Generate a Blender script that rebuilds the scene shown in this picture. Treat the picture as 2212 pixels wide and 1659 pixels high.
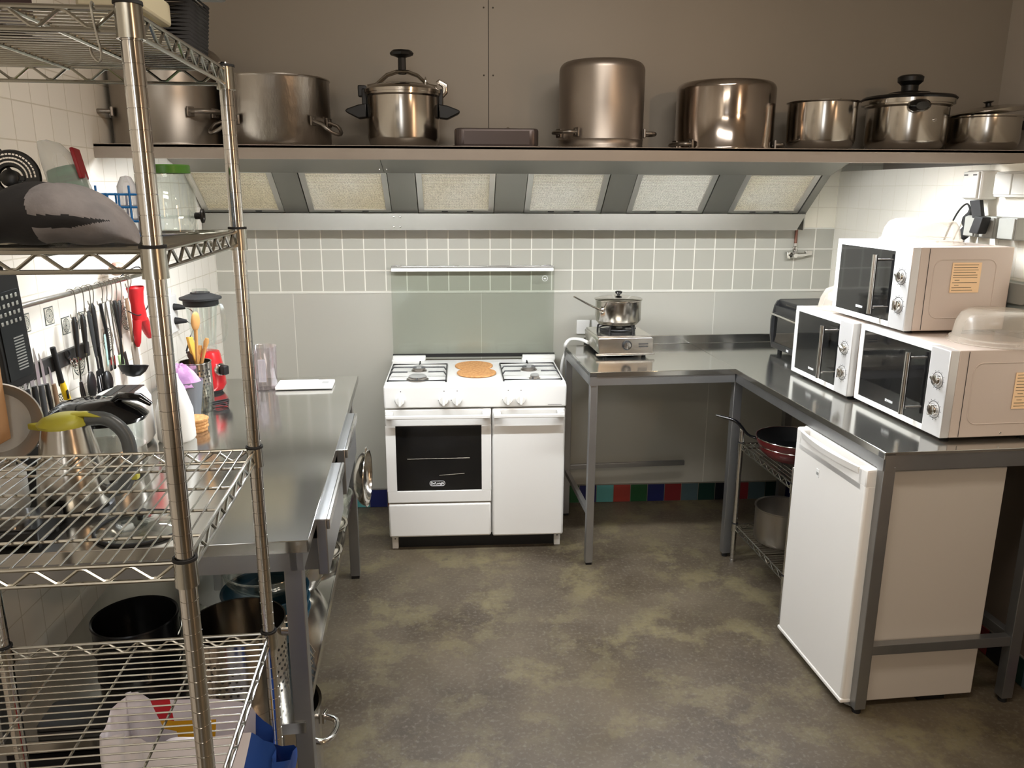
import bpy, bmesh, math, random
from mathutils import Vector, Matrix
random.seed(7)
PI = math.pi
for _o in list(bpy.data.objects):
    bpy.data.objects.remove(_o)
SC = bpy.context.scene
COL = SC.collection

# ------------------------------------------------------------------ camera
CAMZ = 1.7214
cam = bpy.data.cameras.new('camera'); cam.sensor_width = 36.0; cam.lens = 1708.79 / 2212 * 36
cam.clip_start = 0.02; cam.clip_end = 60
camo = bpy.data.objects.new('camera', cam); COL.objects.link(camo)
_R = Vector((0.99779788, -0.06621976, 0.00378507)); _U = Vector((0.01215461, 0.23864885, 0.97102986)); _F = Vector((0.06520466, 0.96884553, -0.2389282))
camo.matrix_world = Matrix(((_R[0], _U[0], -_F[0], 0), (_R[1], _U[1], -_F[1], 0), (_R[2], _U[2], -_F[2], CAMZ), (0, 0, 0, 1)))
SC.camera = camo

# ------------------------------------------------------------------ world, exposure
wd = bpy.data.worlds.new('world'); SC.world = wd; wd.use_nodes = True
wd.node_tree.nodes['Background'].inputs[0].default_value = (0.9, 0.85, 0.78, 1)
wd.node_tree.nodes['Background'].inputs[1].default_value = 0.05
SC.view_settings.view_transform = 'Standard'; SC.view_settings.look = 'None'
SC.view_settings.gamma = 1.0; SC.view_settings.use_curve_mapping = False
SC.view_settings.exposure = 0.12

# ------------------------------------------------------------------ unseen lights: ceiling panels, then added streak and accent sources
TT = 0.05242152   # the tables and racks stand about 3 degrees off the walls
CT, ST = math.cos(TT), math.sin(TT)
def TF(x, y, z=0.0):
    return (x * CT - y * ST, x * ST + y * CT, z)
def area(name, loc, target, size, size_y, power, color):
    l = bpy.data.lights.new(name, 'AREA'); l.shape = 'RECTANGLE'; l.size = size; l.size_y = size_y
    l.energy = power; l.color = color
    o = bpy.data.objects.new(name, l); COL.objects.link(o); o.location = loc
    o.rotation_euler = (Vector(target) - Vector(loc)).to_track_quat('-Z', 'Y').to_euler()
    return o
area('ceiling_panel_light', (0.45, 1.15, 2.9), (0.45, 1.2, 0), 1.2, 0.35, 27, (1.0, 0.92, 0.84))
area('ceiling_panel_light', (-0.4, -1.6, 2.85), (-0.4, -1.5, 0), 1.2, 0.35, 26, (1.0, 0.88, 0.74))
area('warm_streak_light', (3.3, -1.6, 1.25), (1.2, 2.9, 1.3), 0.45, 1.9, 17, (1.0, 0.62, 0.36))  # unseen source added to give the pots warm vertical streaks
area('pale_streak_light', (-0.55, -3.05, 1.6), (0.2, 3.0, 1.6), 0.7, 1.7, 14, (0.95, 0.97, 1.0))  # unseen upright panel added for a white vertical reflection in the pots
_pl = bpy.data.lights.new('warm_accent_spot', 'SPOT'); _pl.energy = 30; _pl.color = (1.0, 0.66, 0.40); _pl.shadow_soft_size = 0.06  # unseen spot added as a warm accent at the lower right
_pl.spot_size = 2.2; _pl.spot_blend = 0.5
_po = bpy.data.objects.new('warm_accent_spot', _pl); COL.objects.link(_po); _po.location = (1.9, -0.9, 2.5)
_po.rotation_euler = (Vector((2.0, 2.3, 0.3)) - Vector((1.9, -0.9, 2.5))).to_track_quat('-Z', 'Y').to_euler()

# ------------------------------------------------------------------ materials
def lin(c):
    if isinstance(c, str):
        c = c.lstrip('#'); c = [int(c[i:i + 2], 16) / 255 for i in (0, 2, 4)]
    return tuple((v / 12.92 if v <= 0.04045 else ((v + 0.055) / 1.055) ** 2.4) for v in c[:3]) + (1.0,)
MATS = {}
def mat(name, color='#888888', rough=0.5, metal=0.0, noise=0.0, nscale=8.0, bump=0.0, bscale=60.0, stretch=None,
        trans=0.0, ior=1.45, alpha=1.0, emit=0.0, coat=0.0, color2=None, rnoise=0.0, spec=None):
    if name in MATS: return MATS[name]
    m = bpy.data.materials.new(name); m.use_nodes = True; nt = m.node_tree; b = nt.nodes['Principled BSDF']
    c = lin(color)
    b.inputs['Base Color'].default_value = c; b.inputs['Roughness'].default_value = rough; b.inputs['Metallic'].default_value = metal
    b.inputs['IOR'].default_value = ior
    if spec is not None: b.inputs['Specular IOR Level'].default_value = spec
    if trans: b.inputs['Transmission Weight'].default_value = trans
    if coat: b.inputs['Coat Weight'].default_value = coat; b.inputs['Coat Roughness'].default_value = 0.08
    if emit:
        b.inputs['Emission Color'].default_value = c; b.inputs['Emission Strength'].default_value = emit
    if alpha < 1: b.inputs['Alpha'].default_value = alpha
    if noise or bump or rnoise or color2:
        tc = nt.nodes.new('ShaderNodeTexCoord'); mp = nt.nodes.new('ShaderNodeMapping')
        nt.links.new(tc.outputs['Object'], mp.inputs[0])
        if stretch: mp.inputs['Scale'].default_value = stretch
        if noise or color2:
            n = nt.nodes.new('ShaderNodeTexNoise'); n.inputs['Scale'].default_value = nscale; n.inputs['Detail'].default_value = 6
            nt.links.new(mp.outputs[0], n.inputs['Vector'])
            mx = nt.nodes.new('ShaderNodeMix'); mx.data_type = 'RGBA'
            c2 = lin(color2) if color2 else tuple(max(0, v * (1 - noise)) for v in c[:3]) + (1,)
            mx.inputs[6].default_value = c; mx.inputs[7].default_value = c2
            rr = nt.nodes.new('ShaderNodeMapRange'); rr.inputs[1].default_value = 0.35; rr.inputs[2].default_value = 0.65
            nt.links.new(n.outputs['Fac'], rr.inputs[0]); nt.links.new(rr.outputs[0], mx.inputs[0])
            nt.links.new(mx.outputs[2], b.inputs['Base Color'])
        if rnoise:
            n3 = nt.nodes.new('ShaderNodeTexNoise'); n3.inputs['Scale'].default_value = nscale; n3.inputs['Detail'].default_value = 4
            nt.links.new(mp.outputs[0], n3.inputs['Vector'])
            r3 = nt.nodes.new('ShaderNodeMapRange'); r3.inputs[1].default_value = 0.3; r3.inputs[2].default_value = 0.7
            r3.inputs[3].default_value = max(0.02, rough - rnoise); r3.inputs[4].default_value = rough + rnoise
            nt.links.new(n3.outputs['Fac'], r3.inputs[0]); nt.links.new(r3.outputs[0], b.inputs['Roughness'])
        if bump:
            n2 = nt.nodes.new('ShaderNodeTexNoise'); n2.inputs['Scale'].default_value = bscale; n2.inputs['Detail'].default_value = 4
            nt.links.new(mp.outputs[0], n2.inputs['Vector'])
            bp = nt.nodes.new('ShaderNodeBump'); bp.inputs['Strength'].default_value = bump; bp.inputs['Distance'].default_value = 0.002
            nt.links.new(n2.outputs['Fac'], bp.inputs['Height']); nt.links.new(bp.outputs[0], b.inputs['Normal'])
    MATS[name] = m
    return m
def mixmat(name, color, fac, rough=0.2, tint='#ffffff', edge=0.32, gloss=False):
    """thin clear or milky plastic and glass: part of the light goes straight through"""
    if name in MATS: return MATS[name]
    m = bpy.data.materials.new(name); m.use_nodes = True; nt = m.node_tree; b = nt.nodes['Principled BSDF']
    if gloss:
        nt.nodes.remove(b); b = nt.nodes.new('ShaderNodeBsdfGlossy'); b.inputs['Color'].default_value = lin(color)
    else: b.inputs['Base Color'].default_value = lin(color)
    b.inputs['Roughness'].default_value = rough
    tr = nt.nodes.new('ShaderNodeBsdfTransparent'); tr.inputs[0].default_value = lin(tint)
    fr = nt.nodes.new('ShaderNodeLayerWeight'); fr.inputs[0].default_value = 0.35
    ma = nt.nodes.new('ShaderNodeMath'); ma.operation = 'MULTIPLY_ADD'; ma.inputs[1].default_value = edge; ma.inputs[2].default_value = fac
    ma.use_clamp = True
    mx = nt.nodes.new('ShaderNodeMixShader')
    nt.links.new(fr.outputs['Facing'], ma.inputs[0]); nt.links.new(ma.outputs[0], mx.inputs[0])
    nt.links.new(tr.outputs[0], mx.inputs[1]); nt.links.new(b.outputs[0], mx.inputs[2])
    nt.links.new(mx.outputs[0], nt.nodes['Material Output'].inputs[0])
    MATS[name] = m
    return m

# ------------------------------------------------------------------ mesh builder
class MB:
    def __init__(s): s.bm = bmesh.new()
    def _fin(s, faces, mi, smooth):
        for f in faces: f.material_index = mi; f.smooth = smooth
    def box(s, x0, x1, y0, y1, z0, z1, bev=0.0, mi=0, seg=2, M=None):
        t = bmesh.new(); r = bmesh.ops.create_cube(t, size=1)
        for v in r['verts']:
            v.co = Vector(((x0 + x1) / 2 + v.co.x * (x1 - x0), (y0 + y1) / 2 + v.co.y * (y1 - y0), (z0 + z1) / 2 + v.co.z * (z1 - z0)))
        if bev > 0:
            bmesh.ops.bevel(t, geom=list(t.edges), offset=bev, segments=seg, affect='EDGES', profile=0.5)
        s.merge(t, mi, bev > 0, M); return s
    def merge(s, t, mi=0, smooth=True, M=None, flat=True):
        mp = {}; t.normal_update()
        for v in t.verts: mp[v] = s.bm.verts.new(M @ v.co if M else v.co)
        for f in t.faces:
            try: g = s.bm.faces.new([mp[v] for v in f.verts])
            except ValueError: continue
            n_ = f.normal; g.material_index = mi
            g.smooth = smooth and not (flat and max(abs(n_.x), abs(n_.y), abs(n_.z)) > 0.9995)
        t.free()
    def ring(s, c, ax, bx, r, seg, ry=None):
        ry = r if ry is None else ry
        return [s.bm.verts.new(c + ax * (r * math.cos(2 * PI * k / seg)) + bx * (ry * math.sin(2 * PI * k / seg))) for k in range(seg)]
    def skin(s, rings, closed_ring=True, mi=0, smooth=True, cap0=True, cap1=True, loop=False):
        fs = []; n = len(rings[0]); R = rings + ([rings[0]] if loop else [])
        for a, b in zip(R[:-1], R[1:]):
            for k in range(n if closed_ring else n - 1):
                k2 = (k + 1) % n
                try: fs.append(s.bm.faces.new((a[k], a[k2], b[k2], b[k])))
                except ValueError: pass
        if not loop and closed_ring:
            if cap0: fs.append(s.bm.faces.new(list(reversed(rings[0]))))
            if cap1: fs.append(s.bm.faces.new(rings[-1]))
        s._fin(fs, mi, smooth)
    def tube(s, pts, r, seg=8, mi=0, loop=False, caps=True, flat=None):
        P = [Vector(p) for p in pts]; n = len(P); rings = []; prev = None
        for i in range(n):
            if loop: d = (P[(i + 1) % n] - P[i - 1])
            elif i == 0: d = P[1] - P[0]
            elif i == n - 1: d = P[-1] - P[-2]
            else: d = (P[i + 1] - P[i]).normalized() + (P[i] - P[i - 1]).normalized()
            d = d.normalized() if d.length > 1e-9 else Vector((0, 0, 1))
            if prev is None:
                up = Vector((0, 0, 1)) if abs(d.z) < 0.9 else Vector((1, 0, 0))
                a = d.cross(up).normalized()
            else:
                a = (prev - d * prev.dot(d)).normalized()
            prev = a; b = d.cross(a)
            ri = r[i] if isinstance(r, (list, tuple)) else r
            rings.append(s.ring(P[i], a, b, ri, seg, ri * flat if flat else None))
        s.skin(rings, mi=mi, loop=loop, cap0=caps, cap1=caps)
        return s
    def cyl(s, p0, p1, r0, r1=None, seg=24, mi=0, caps=True):
        r1 = r0 if r1 is None else r1
        return s.tube([p0, p1], [r0, r1], seg, mi, caps=caps)
    def lathe(s, prof, seg=32, c=(0, 0, 0), mi=0, sx=1.0, sy=1.0, M=None, a0=0.0, a1=2 * PI):
        """prof: list of (r, z); r==0 ends close"""
        c = Vector(c); full = abs(a1 - a0 - 2 * PI) < 1e-6; cols = []
        ns = seg if full else seg + 1
        fs = []; rows = []
        for (r, z) in prof:
            if r <= 1e-7:
                p = c + Vector((0, 0, z)); p = M @ p if M else p
                rows.append([s.bm.verts.new(p)])
            else:
                row = []
                for k in range(ns):
                    a = a0 + (a1 - a0) * k / seg
                    p = c + Vector((r * sx * math.cos(a), r * sy * math.sin(a), z)); p = M @ p if M else p
                    row.append(s.bm.verts.new(p))
                rows.append(row)
        for A, B in zip(rows[:-1], rows[1:]):
            for k in range(ns if full else ns - 1):
                k2 = (k + 1) % ns
                try:
                    if len(A) == 1 and len(B) == 1: continue
                    if len(A) == 1: fs.append(s.bm.faces.new((A[0], B[k2], B[k])))
                    elif len(B) == 1: fs.append(s.bm.faces.new((A[k], A[k2], B[0])))
                    else: fs.append(s.bm.faces.new((A[k], A[k2], B[k2], B[k])))
                except ValueError: pass
        s._fin(fs, mi, True); return s
    def prism(s, poly, h, M=None, mi=0, bev=0.0, smooth=False):
        """poly in local xy, extruded from z=0 to z=h, then moved by M"""
        t = bmesh.new(); vs = [t.verts.new((p[0], p[1], 0)) for p in poly]; f = t.faces.new(vs)
        r = bmesh.ops.extrude_face_region(t, geom=[f])
        for v in [g for g in r['geom'] if isinstance(g, bmesh.types.BMVert)]: v.co.z += h
        if bev > 0:
            bmesh.ops.bevel(t, geom=list(t.edges), offset=bev, segments=2, affect='EDGES', profile=0.5)
        bmesh.ops.recalc_face_normals(t, faces=list(t.faces))
        s.merge(t, mi, smooth or bev > 0, M); return s
    def quad(s, pts, mi=0, smooth=False):
        f = s.bm.faces.new([s.bm.verts.new(Vector(p)) for p in pts]); f.material_index = mi; f.smooth = smooth; return s
    def sphere(s, c, r, sx=1, sy=1, sz=1, seg=20, mi=0):
        n = seg // 2
        s.lathe([(r * math.sin(PI * i / n) if 0 < i < n else 0, -r * sz * math.cos(PI * i / n)) for i in range(n + 1)], seg, c, mi, sx, sy); return s
    def build(s, name, mats, parent=None, loc=(0, 0, 0), rz=0.0, rot=None, recalc=True, sharp=40, label=None):
        if recalc: bmesh.ops.recalc_face_normals(s.bm, faces=list(s.bm.faces))
        me = bpy.data.meshes.new(name); s.bm.to_mesh(me); s.bm.free()
        for m in (mats if isinstance(mats, (list, tuple)) else [mats]): me.materials.append(m)
        sm = [p.use_smooth for p in me.polygons]
        if sharp: me.set_sharp_from_angle(angle=math.radians(sharp))
        me.polygons.foreach_set('use_smooth', sm)
        o = bpy.data.objects.new(name, me); COL.objects.link(o)
        o.location = loc; o.rotation_euler = rot if rot else (0, 0, rz)
        if parent: o.parent = parent
        if label: o['label'] = label
        return o
def thing(name, label, cat, loc=(0, 0, 0), rz=0.0, group=None, rot=None):
    o = bpy.data.objects.new(name, None); COL.objects.link(o); o.empty_display_size = 0.05
    o.location = loc; o.rotation_euler = rot if rot else (0, 0, rz)
    o['label'] = label; o['category'] = cat
    if group: o['group'] = group
    return o
def tag(o, label, cat, group=None):
    o['label'] = label; o['category'] = cat
    if group: o['group'] = group
    return o
def struct(o):
    o['kind'] = 'structure'; return o
def kids(o): return [c for c in bpy.data.objects if c.parent == o]
def dup(root, loc, rz=None, label=None, rot=None):
    def cp(o, par):
        c = o.copy(); COL.objects.link(c); c.parent = par
        for k in kids(o): cp(k, c)
        return c
    r = cp(root, None); r.location = loc
    if rot: r.rotation_euler = rot
    elif rz is not None: r.rotation_euler = (0, 0, rz)
    if label: r['label'] = label
    return r
def text_bm(txt, size, M, depth=0.0006, bold=0.0):
    """lettering as a mesh; returned as a MB"""
    cu = bpy.data.curves.new('t', 'FONT'); cu.body = txt; cu.size = size; cu.align_x = 'CENTER'; cu.align_y = 'CENTER'
    cu.extrude = depth; cu.offset = bold; cu.resolution_u = 3
    o = bpy.data.objects.new('t', cu); COL.objects.link(o)
    dg = bpy.context.evaluated_depsgraph_get(); me = bpy.data.meshes.new_from_object(o.evaluated_get(dg))
    bpy.data.objects.remove(o); bpy.data.curves.remove(cu)
    m = MB(); m.bm.from_mesh(me); bpy.data.meshes.remove(me)
    for v in m.bm.verts: v.co = M @ v.co
    return m
def Mface(nx, up, o):
    """matrix whose z axis is nx (the face normal), y axis is up, origin o"""
    z = Vector(nx).normalized(); y = Vector(up).normalized(); x = y.cross(z)
    return Matrix(((x[0], y[0], z[0], o[0]), (x[1], y[1], z[1], o[1]), (x[2], y[2], z[2], o[2]), (0, 0, 0, 1)))
def arc(cx, cy, r, a0, a1, n):
    return [(cx + r * math.cos(math.radians(a0 + (a1 - a0) * i / n)), cy + r * math.sin(math.radians(a0 + (a1 - a0) * i / n))) for i in range(n + 1)]
def rrect(x0, x1, y0, y1, r, n=4):
    return arc(x1 - r, y0 + r, r, -90, 0, n) + arc(x1 - r, y1 - r, r, 0, 90, n) + arc(x0 + r, y1 - r, r, 90, 180, n) + arc(x0 + r, y0 + r, r, 180, 270, n)

# common materials
BR = (1.0, 1.0, 60.0)
M_steel = mat('brushed_steel', '#b4b3ae', 0.30, 1.0, rnoise=0.06, nscale=5, bump=0.06, bscale=30, stretch=(1, 1, 25))
M_steelh = mat('brushed_steel_worktop', '#b9b8b2', 0.13, 0.96)
M_frame = mat('satin_steel_frame', '#9fa0a0', 0.36, 0.9, noise=0.12, nscale=6)
M_chrome = mat('chrome', '#d2d0cc', 0.12, 1.0)
M_chromed = mat('chrome_wire', '#b9b8b0', 0.22, 1.0)
M_alu = mat('worn_aluminium', '#a29c95', 0.36, 1.0, noise=0.22, nscale=5, bump=0.15, bscale=18, rnoise=0.08)
M_inox = mat('polished_inox', '#c6c1b9', 0.17, 1.0, noise=0.12, nscale=4, rnoise=0.05)
M_darkmetal = mat('dark_nonstick', '#1b1b1c', 0.35, 0.0, spec=0.6)
M_black = mat('black_plastic', '#121212', 0.38)
M_blackg = mat('gloss_black', '#0b0b0c', 0.08, coat=0.3)
M_rubber = mat('black_rubber', '#161616', 0.7)
M_white = mat('white_enamel', '#e6e5e0', 0.22, coat=0.2)
M_whitep = mat('white_plastic', '#e4e3df', 0.35)
M_mwbody = mat('silver_sheet_dim_warm', '#c6b7ab', 0.42)  # silver case; warm, weak light is put into the colour as tan
M_greyp = mat('grey_plastic', '#8f8f8b', 0.45)
M_glass = mixmat('clear_glass', '#eef2f0', 0.06, 0.03, '#fbfdfc', 0.40, True)
M_pane = mixmat('thin_glass', '#eef2f0', 0.06, 0.03, '#fafcfb', 0.40, True)
M_milky = mixmat('milky_plastic', '#d3cabb', 0.30, 0.25)
M_cork = mat('cork', '#c4955f', 0.85, color2='#a87545', nscale=90, bump=0.3, bscale=150)
M_wood = mat('pale_wood', '#c99a5e', 0.55, color2='#b07f45', nscale=7, stretch=(1, 1, 0.15))
M_red = mat('red_plastic', '#b0151c', 0.28, coat=0.3)
M_yellow = mat('yellow_plastic', '#dcb91c', 0.35)
M_olive = mat('olive_lime_plastic', '#a8a338', 0.42)
M_blue = mat('blue_plastic', '#1f72b8', 0.4)
M_bluebowl = mat('petrol_blue_plastic', '#1d4557', 0.4)
M_white_text = mat('white_print', '#e6e6e6', 0.5)
M_dark_text = mat('dark_print', '#2a2826', 0.6)
# ================================================================== the setting
XL, XR, YB, ZC = -1.237, 1.996, 4.16, 3.0
PITCH = 0.1083
def tile_mat(name, tile, grout, axis, off_u=0.0, off_v=1.20, rough=0.22, gw=0.030, var=0.05, tint2=None):
    """square glazed tiles drawn from the object's own coordinates; axis = 'x' (back wall) or 'y' (side walls)"""
    m = bpy.data.materials.new(name); m.use_nodes = True; nt = m.node_tree; b = nt.nodes['Principled BSDF']; N = nt.nodes.new; L = nt.links.new
    tc = N('ShaderNodeTexCoord'); sp = N('ShaderNodeSeparateXYZ'); L(tc.outputs['Object'], sp.inputs[0])
    def cell(out, off):
        a = N('ShaderNodeMath'); a.operation = 'SUBTRACT'; a.inputs[1].default_value = off; L(out, a.inputs[0])
        d = N('ShaderNodeMath'); d.operation = 'DIVIDE'; d.inputs[1].default_value = PITCH; L(a.outputs[0], d.inputs[0])
        f = N('ShaderNodeMath'); f.operation = 'FRACT'; L(d.outputs[0], f.inputs[0])
        fl = N('ShaderNodeMath'); fl.operation = 'FLOOR'; L(d.outputs[0], fl.inputs[0])
        s = N('ShaderNodeMath'); s.operation = 'SUBTRACT'; s.inputs[1].default_value = 0.5; L(f.outputs[0], s.inputs[0])
        ab = N('ShaderNodeMath'); ab.operation = 'ABSOLUTE'; L(s.outputs[0], ab.inputs[0])
        return ab.outputs[0], fl.outputs[0]
    u, fu = cell(sp.outputs['X' if axis == 'x' else 'Y'], off_u); v, fv = cell(sp.outputs['Z'], off_v)
    mxm = N('ShaderNodeMath'); mxm.operation = 'MAXIMUM'; L(u, mxm.inputs[0]); L(v, mxm.inputs[1])
    rr = N('ShaderNodeMapRange'); rr.inputs[1].default_value = 0.5 - gw; rr.inputs[2].default_value = 0.5 - gw * 0.5; L(mxm.outputs[0], rr.inputs[0])
    cb = N('ShaderNodeCombineXYZ'); L(fu, cb.inputs[0]); L(fv, cb.inputs[1])
    wn = N('ShaderNodeTexWhiteNoise'); wn.noise_dimensions = '3D'; L(cb.outputs[0], wn.inputs['Vector'])
    t = lin(tile); t2 = lin(tint2) if tint2 else tuple(x * (1 - var) for x in t[:3]) + (1,)
    mv = N('ShaderNodeMix'); mv.data_type = 'RGBA'; mv.inputs[6].default_value = t; mv.inputs[7].default_value = t2; L(wn.outputs['Value'], mv.inputs[0])
    mg = N('ShaderNodeMix'); mg.data_type = 'RGBA'; L(rr.outputs[0], mg.inputs[0]); L(mv.outputs[2], mg.inputs[6]); mg.inputs[7].default_value = lin(grout)
    L(mg.outputs[2], b.inputs['Base Color'])
    ro = N('ShaderNodeMapRange'); ro.inputs[3].default_value = rough; ro.inputs[4].default_value = 0.8; L(rr.outputs[0], ro.inputs[0]); L(ro.outputs[0], b.inputs['Roughness'])
    inv = N('ShaderNodeMath'); inv.operation = 'SUBTRACT'; inv.inputs[0].default_value = 1.0; L(rr.outputs[0], inv.inputs[1])
    bp = N('ShaderNodeBump'); bp.inputs['Strength'].default_value = 0.35; bp.inputs['Distance'].default_value = 0.002; L(inv.outputs[0], bp.inputs['Height']); L(bp.outputs[0], b.inputs['Normal'])
    return m
M_tile_grey = tile_mat('grey_small_tiles', '#acaa9e', '#dedcd0', 'x', 0.596, 1.2015, 0.25, 0.034)
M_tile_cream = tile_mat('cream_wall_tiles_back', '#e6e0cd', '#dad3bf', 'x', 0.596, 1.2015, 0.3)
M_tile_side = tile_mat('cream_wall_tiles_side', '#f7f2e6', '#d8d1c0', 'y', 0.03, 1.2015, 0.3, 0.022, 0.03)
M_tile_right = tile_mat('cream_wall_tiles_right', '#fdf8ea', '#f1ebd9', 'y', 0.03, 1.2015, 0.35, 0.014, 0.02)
M_sheet = mat('grey_wall_sheet', '#b4b2a7', 0.32, 0.2, noise=0.04, nscale=1.2)
M_casing = mat('hood_casing_sheet', '#999287', 0.5, 0.3, noise=0.06, nscale=1.5)
M_shelf = mat('painted_steel_shelf', '#a69d93', 0.45, 0.3, noise=0.1, nscale=3)
M_plaster = mat('ceiling_paint', '#c9c3b8', 0.9)
M_paint = mat('wall_paint', '#b9b0a3', 0.85, noise=0.08, nscale=2)
M_panelbrown = mat('brown_lower_wall', '#6f6256', 0.6, noise=0.15, nscale=3)

# floor: smoothed concrete with cloudy stains
mf = bpy.data.materials.new('stained_concrete'); mf.use_nodes = True
def _floor():
    nt = mf.node_tree; b = nt.nodes['Principled BSDF']; N = nt.nodes.new; L = nt.links.new
    tc = N('ShaderNodeTexCoord')
    def noise(sc, det, lo, hi, rough=0.55):
        n = N('ShaderNodeTexNoise'); n.inputs['Scale'].default_value = sc; n.inputs['Detail'].default_value = det; n.inputs['Roughness'].default_value = rough
        L(tc.outputs['Object'], n.inputs['Vector'])
        r = N('ShaderNodeMapRange'); r.inputs[1].default_value = lo; r.inputs[2].default_value = hi; L(n.outputs['Fac'], r.inputs[0]); return r.outputs[0]
    def mix(f, a, c2):
        m = N('ShaderNodeMix'); m.data_type = 'RGBA'; L(f, m.inputs[0])
        if isinstance(a, tuple): m.inputs[6].default_value = a
        else: L(a, m.inputs[6])
        m.inputs[7].default_value = c2; return m.outputs[2]
    c = mix(noise(1.6, 8, 0.38, 0.62, 0.65), lin('#564c3c'), lin('#3c3327'))
    c = mix(noise(4.5, 9, 0.50, 0.70, 0.7), c, lin('#746b4c'))
    c = mix(noise(9.0, 8, 0.56, 0.72, 0.7), c, lin('#423b31'))
    c = mix(noise(70, 4, 0.52, 0.8, 0.6), c, lin('#6a6356'))
    L(c, b.inputs['Base Color'])
    r = noise(3, 5, 0.3, 0.7); mr = N('ShaderNodeMapRange'); mr.inputs[3].default_value = 0.38; mr.inputs[4].default_value = 0.62; L(r, mr.inputs[0]); L(mr.outputs[0], b.inputs['Roughness'])
    n = N('ShaderNodeTexNoise'); n.inputs['Scale'].default_value = 40; n.inputs['Detail'].default_value = 6; L(tc.outputs['Object'], n.inputs['Vector'])
    bp = N('ShaderNodeBump'); bp.inputs['Strength'].default_value = 0.08; bp.inputs['Distance'].default_value = 0.004; L(n.outputs['Fac'], bp.inputs['Height']); L(bp.outputs[0], b.inputs['Normal'])
_floor()
YN = -3.2; XRR = 3.6
m = MB(); m.box(XL - 0.1, XRR, YN, YB + 0.1, -0.08, 0.0); struct(m.build('floor', mf))
m = MB(); m.box(XL - 0.1, XRR, YN, YB + 0.1, ZC, ZC + 0.08); struct(m.build('ceiling', M_plaster))
# back wall: grey sheet below, small tiles, cream tiles above
m = MB()
m.box(XL - 0.1, XR + 0.3, YB, YB + 0.1, 0, 1.198, mi=0)
m.box(XL - 0.1, XR + 0.3, YB, YB + 0.1, 1.198, 1.53, mi=1)
m.box(XL - 0.1, XR + 0.3, YB, YB + 0.1, 1.53, ZC, mi=2)
m.box(XL, XR, YB - 0.004, YB, 1.193, 1.203, mi=3)           # bead of joint filler above the sheet
for sx in (0.116, 1.37, -0.86): m.box(sx - 0.0015, sx + 0.0015, YB - 0.0015, YB, 0.11, 1.193, mi=3)
struct(m.build('wall_back', [M_sheet, M_tile_grey, M_tile_cream, mat('joint_filler', '#cfcdc2', 0.6)], sharp=0))
# coloured skirting tiles
cols = {'teal': '#4f8d8b', 'red': '#8a352c', 'green': '#1f4a2a', 'navy': '#1b2150', 'wine': '#6e2326', 'slate': '#43555a', 'dgreen': '#16302a', 'black': '#14161d', 'aqua': '#66a3a8'}
cm = [mat('glaze_' + k, v, 0.25, coat=0.2) for k, v in cols.items()]; ck = list(cols)
M_grout = mat('skirting_grout', '#6e6a60', 0.8)
seq = ['navy', 'slate', 'green', 'teal', 'navy', 'red', 'green', 'wine', 'teal', 'navy', 'green', 'black', 'teal', 'red', 'green', 'navy', 'wine', 'slate', 'dgreen', 'black', 'wine', 'slate', 'dgreen', 'navy', 'teal', 'red', 'green', 'navy', 'wine', 'black']
SQ = 'navy green wine slate red green teal navy red green teal wine navy red slate green navy red green navy teal red green navy wine slate dgreen black wine slate dgreen navy teal red green'.split()
def skirt(name, a0, a1, const, axis, first, sign, seq=seq):
    m = MB(); n = int((a1 - a0) / 0.1); 
    if axis == 'x': m.box(a0, a1, const - 0.006, const, 0, 0.108, mi=len(cm))
    else: m.box(const - 0.006 * sign if sign > 0 else const, const if sign > 0 else const + 0.006, a0, a1, 0, 0.108, mi=len(cm))
    k = first; u = a0
    while u < a1 - 0.02:
        mi = ck.index(seq[k % len(seq)]); u1 = min(u + 0.0975, a1)
        if axis == 'x': m.box(u + 0.002, u1 - 0.002, const - 0.010, const - 0.005, 0.003, 0.103, mi=mi)
        elif sign > 0: m.box(const - 0.010, const - 0.005, u + 0.002, u1 - 0.002, 0.003, 0.103, mi=mi)
        else: m.box(const + 0.005, const + 0.010, u + 0.002, u1 - 0.002, 0.003, 0.103, mi=mi)
        k += 1; u += 0.0975
    return struct(m.build(name, cm + [M_grout], sharp=0))
skirt('baseboard_back', 0.759 - 0.0975 * 20, XR, YB, 'x', 0, 1, SQ)
skirt('baseboard_right', 0.9, YB - 0.012, XR, 'y', 3, 1)
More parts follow.
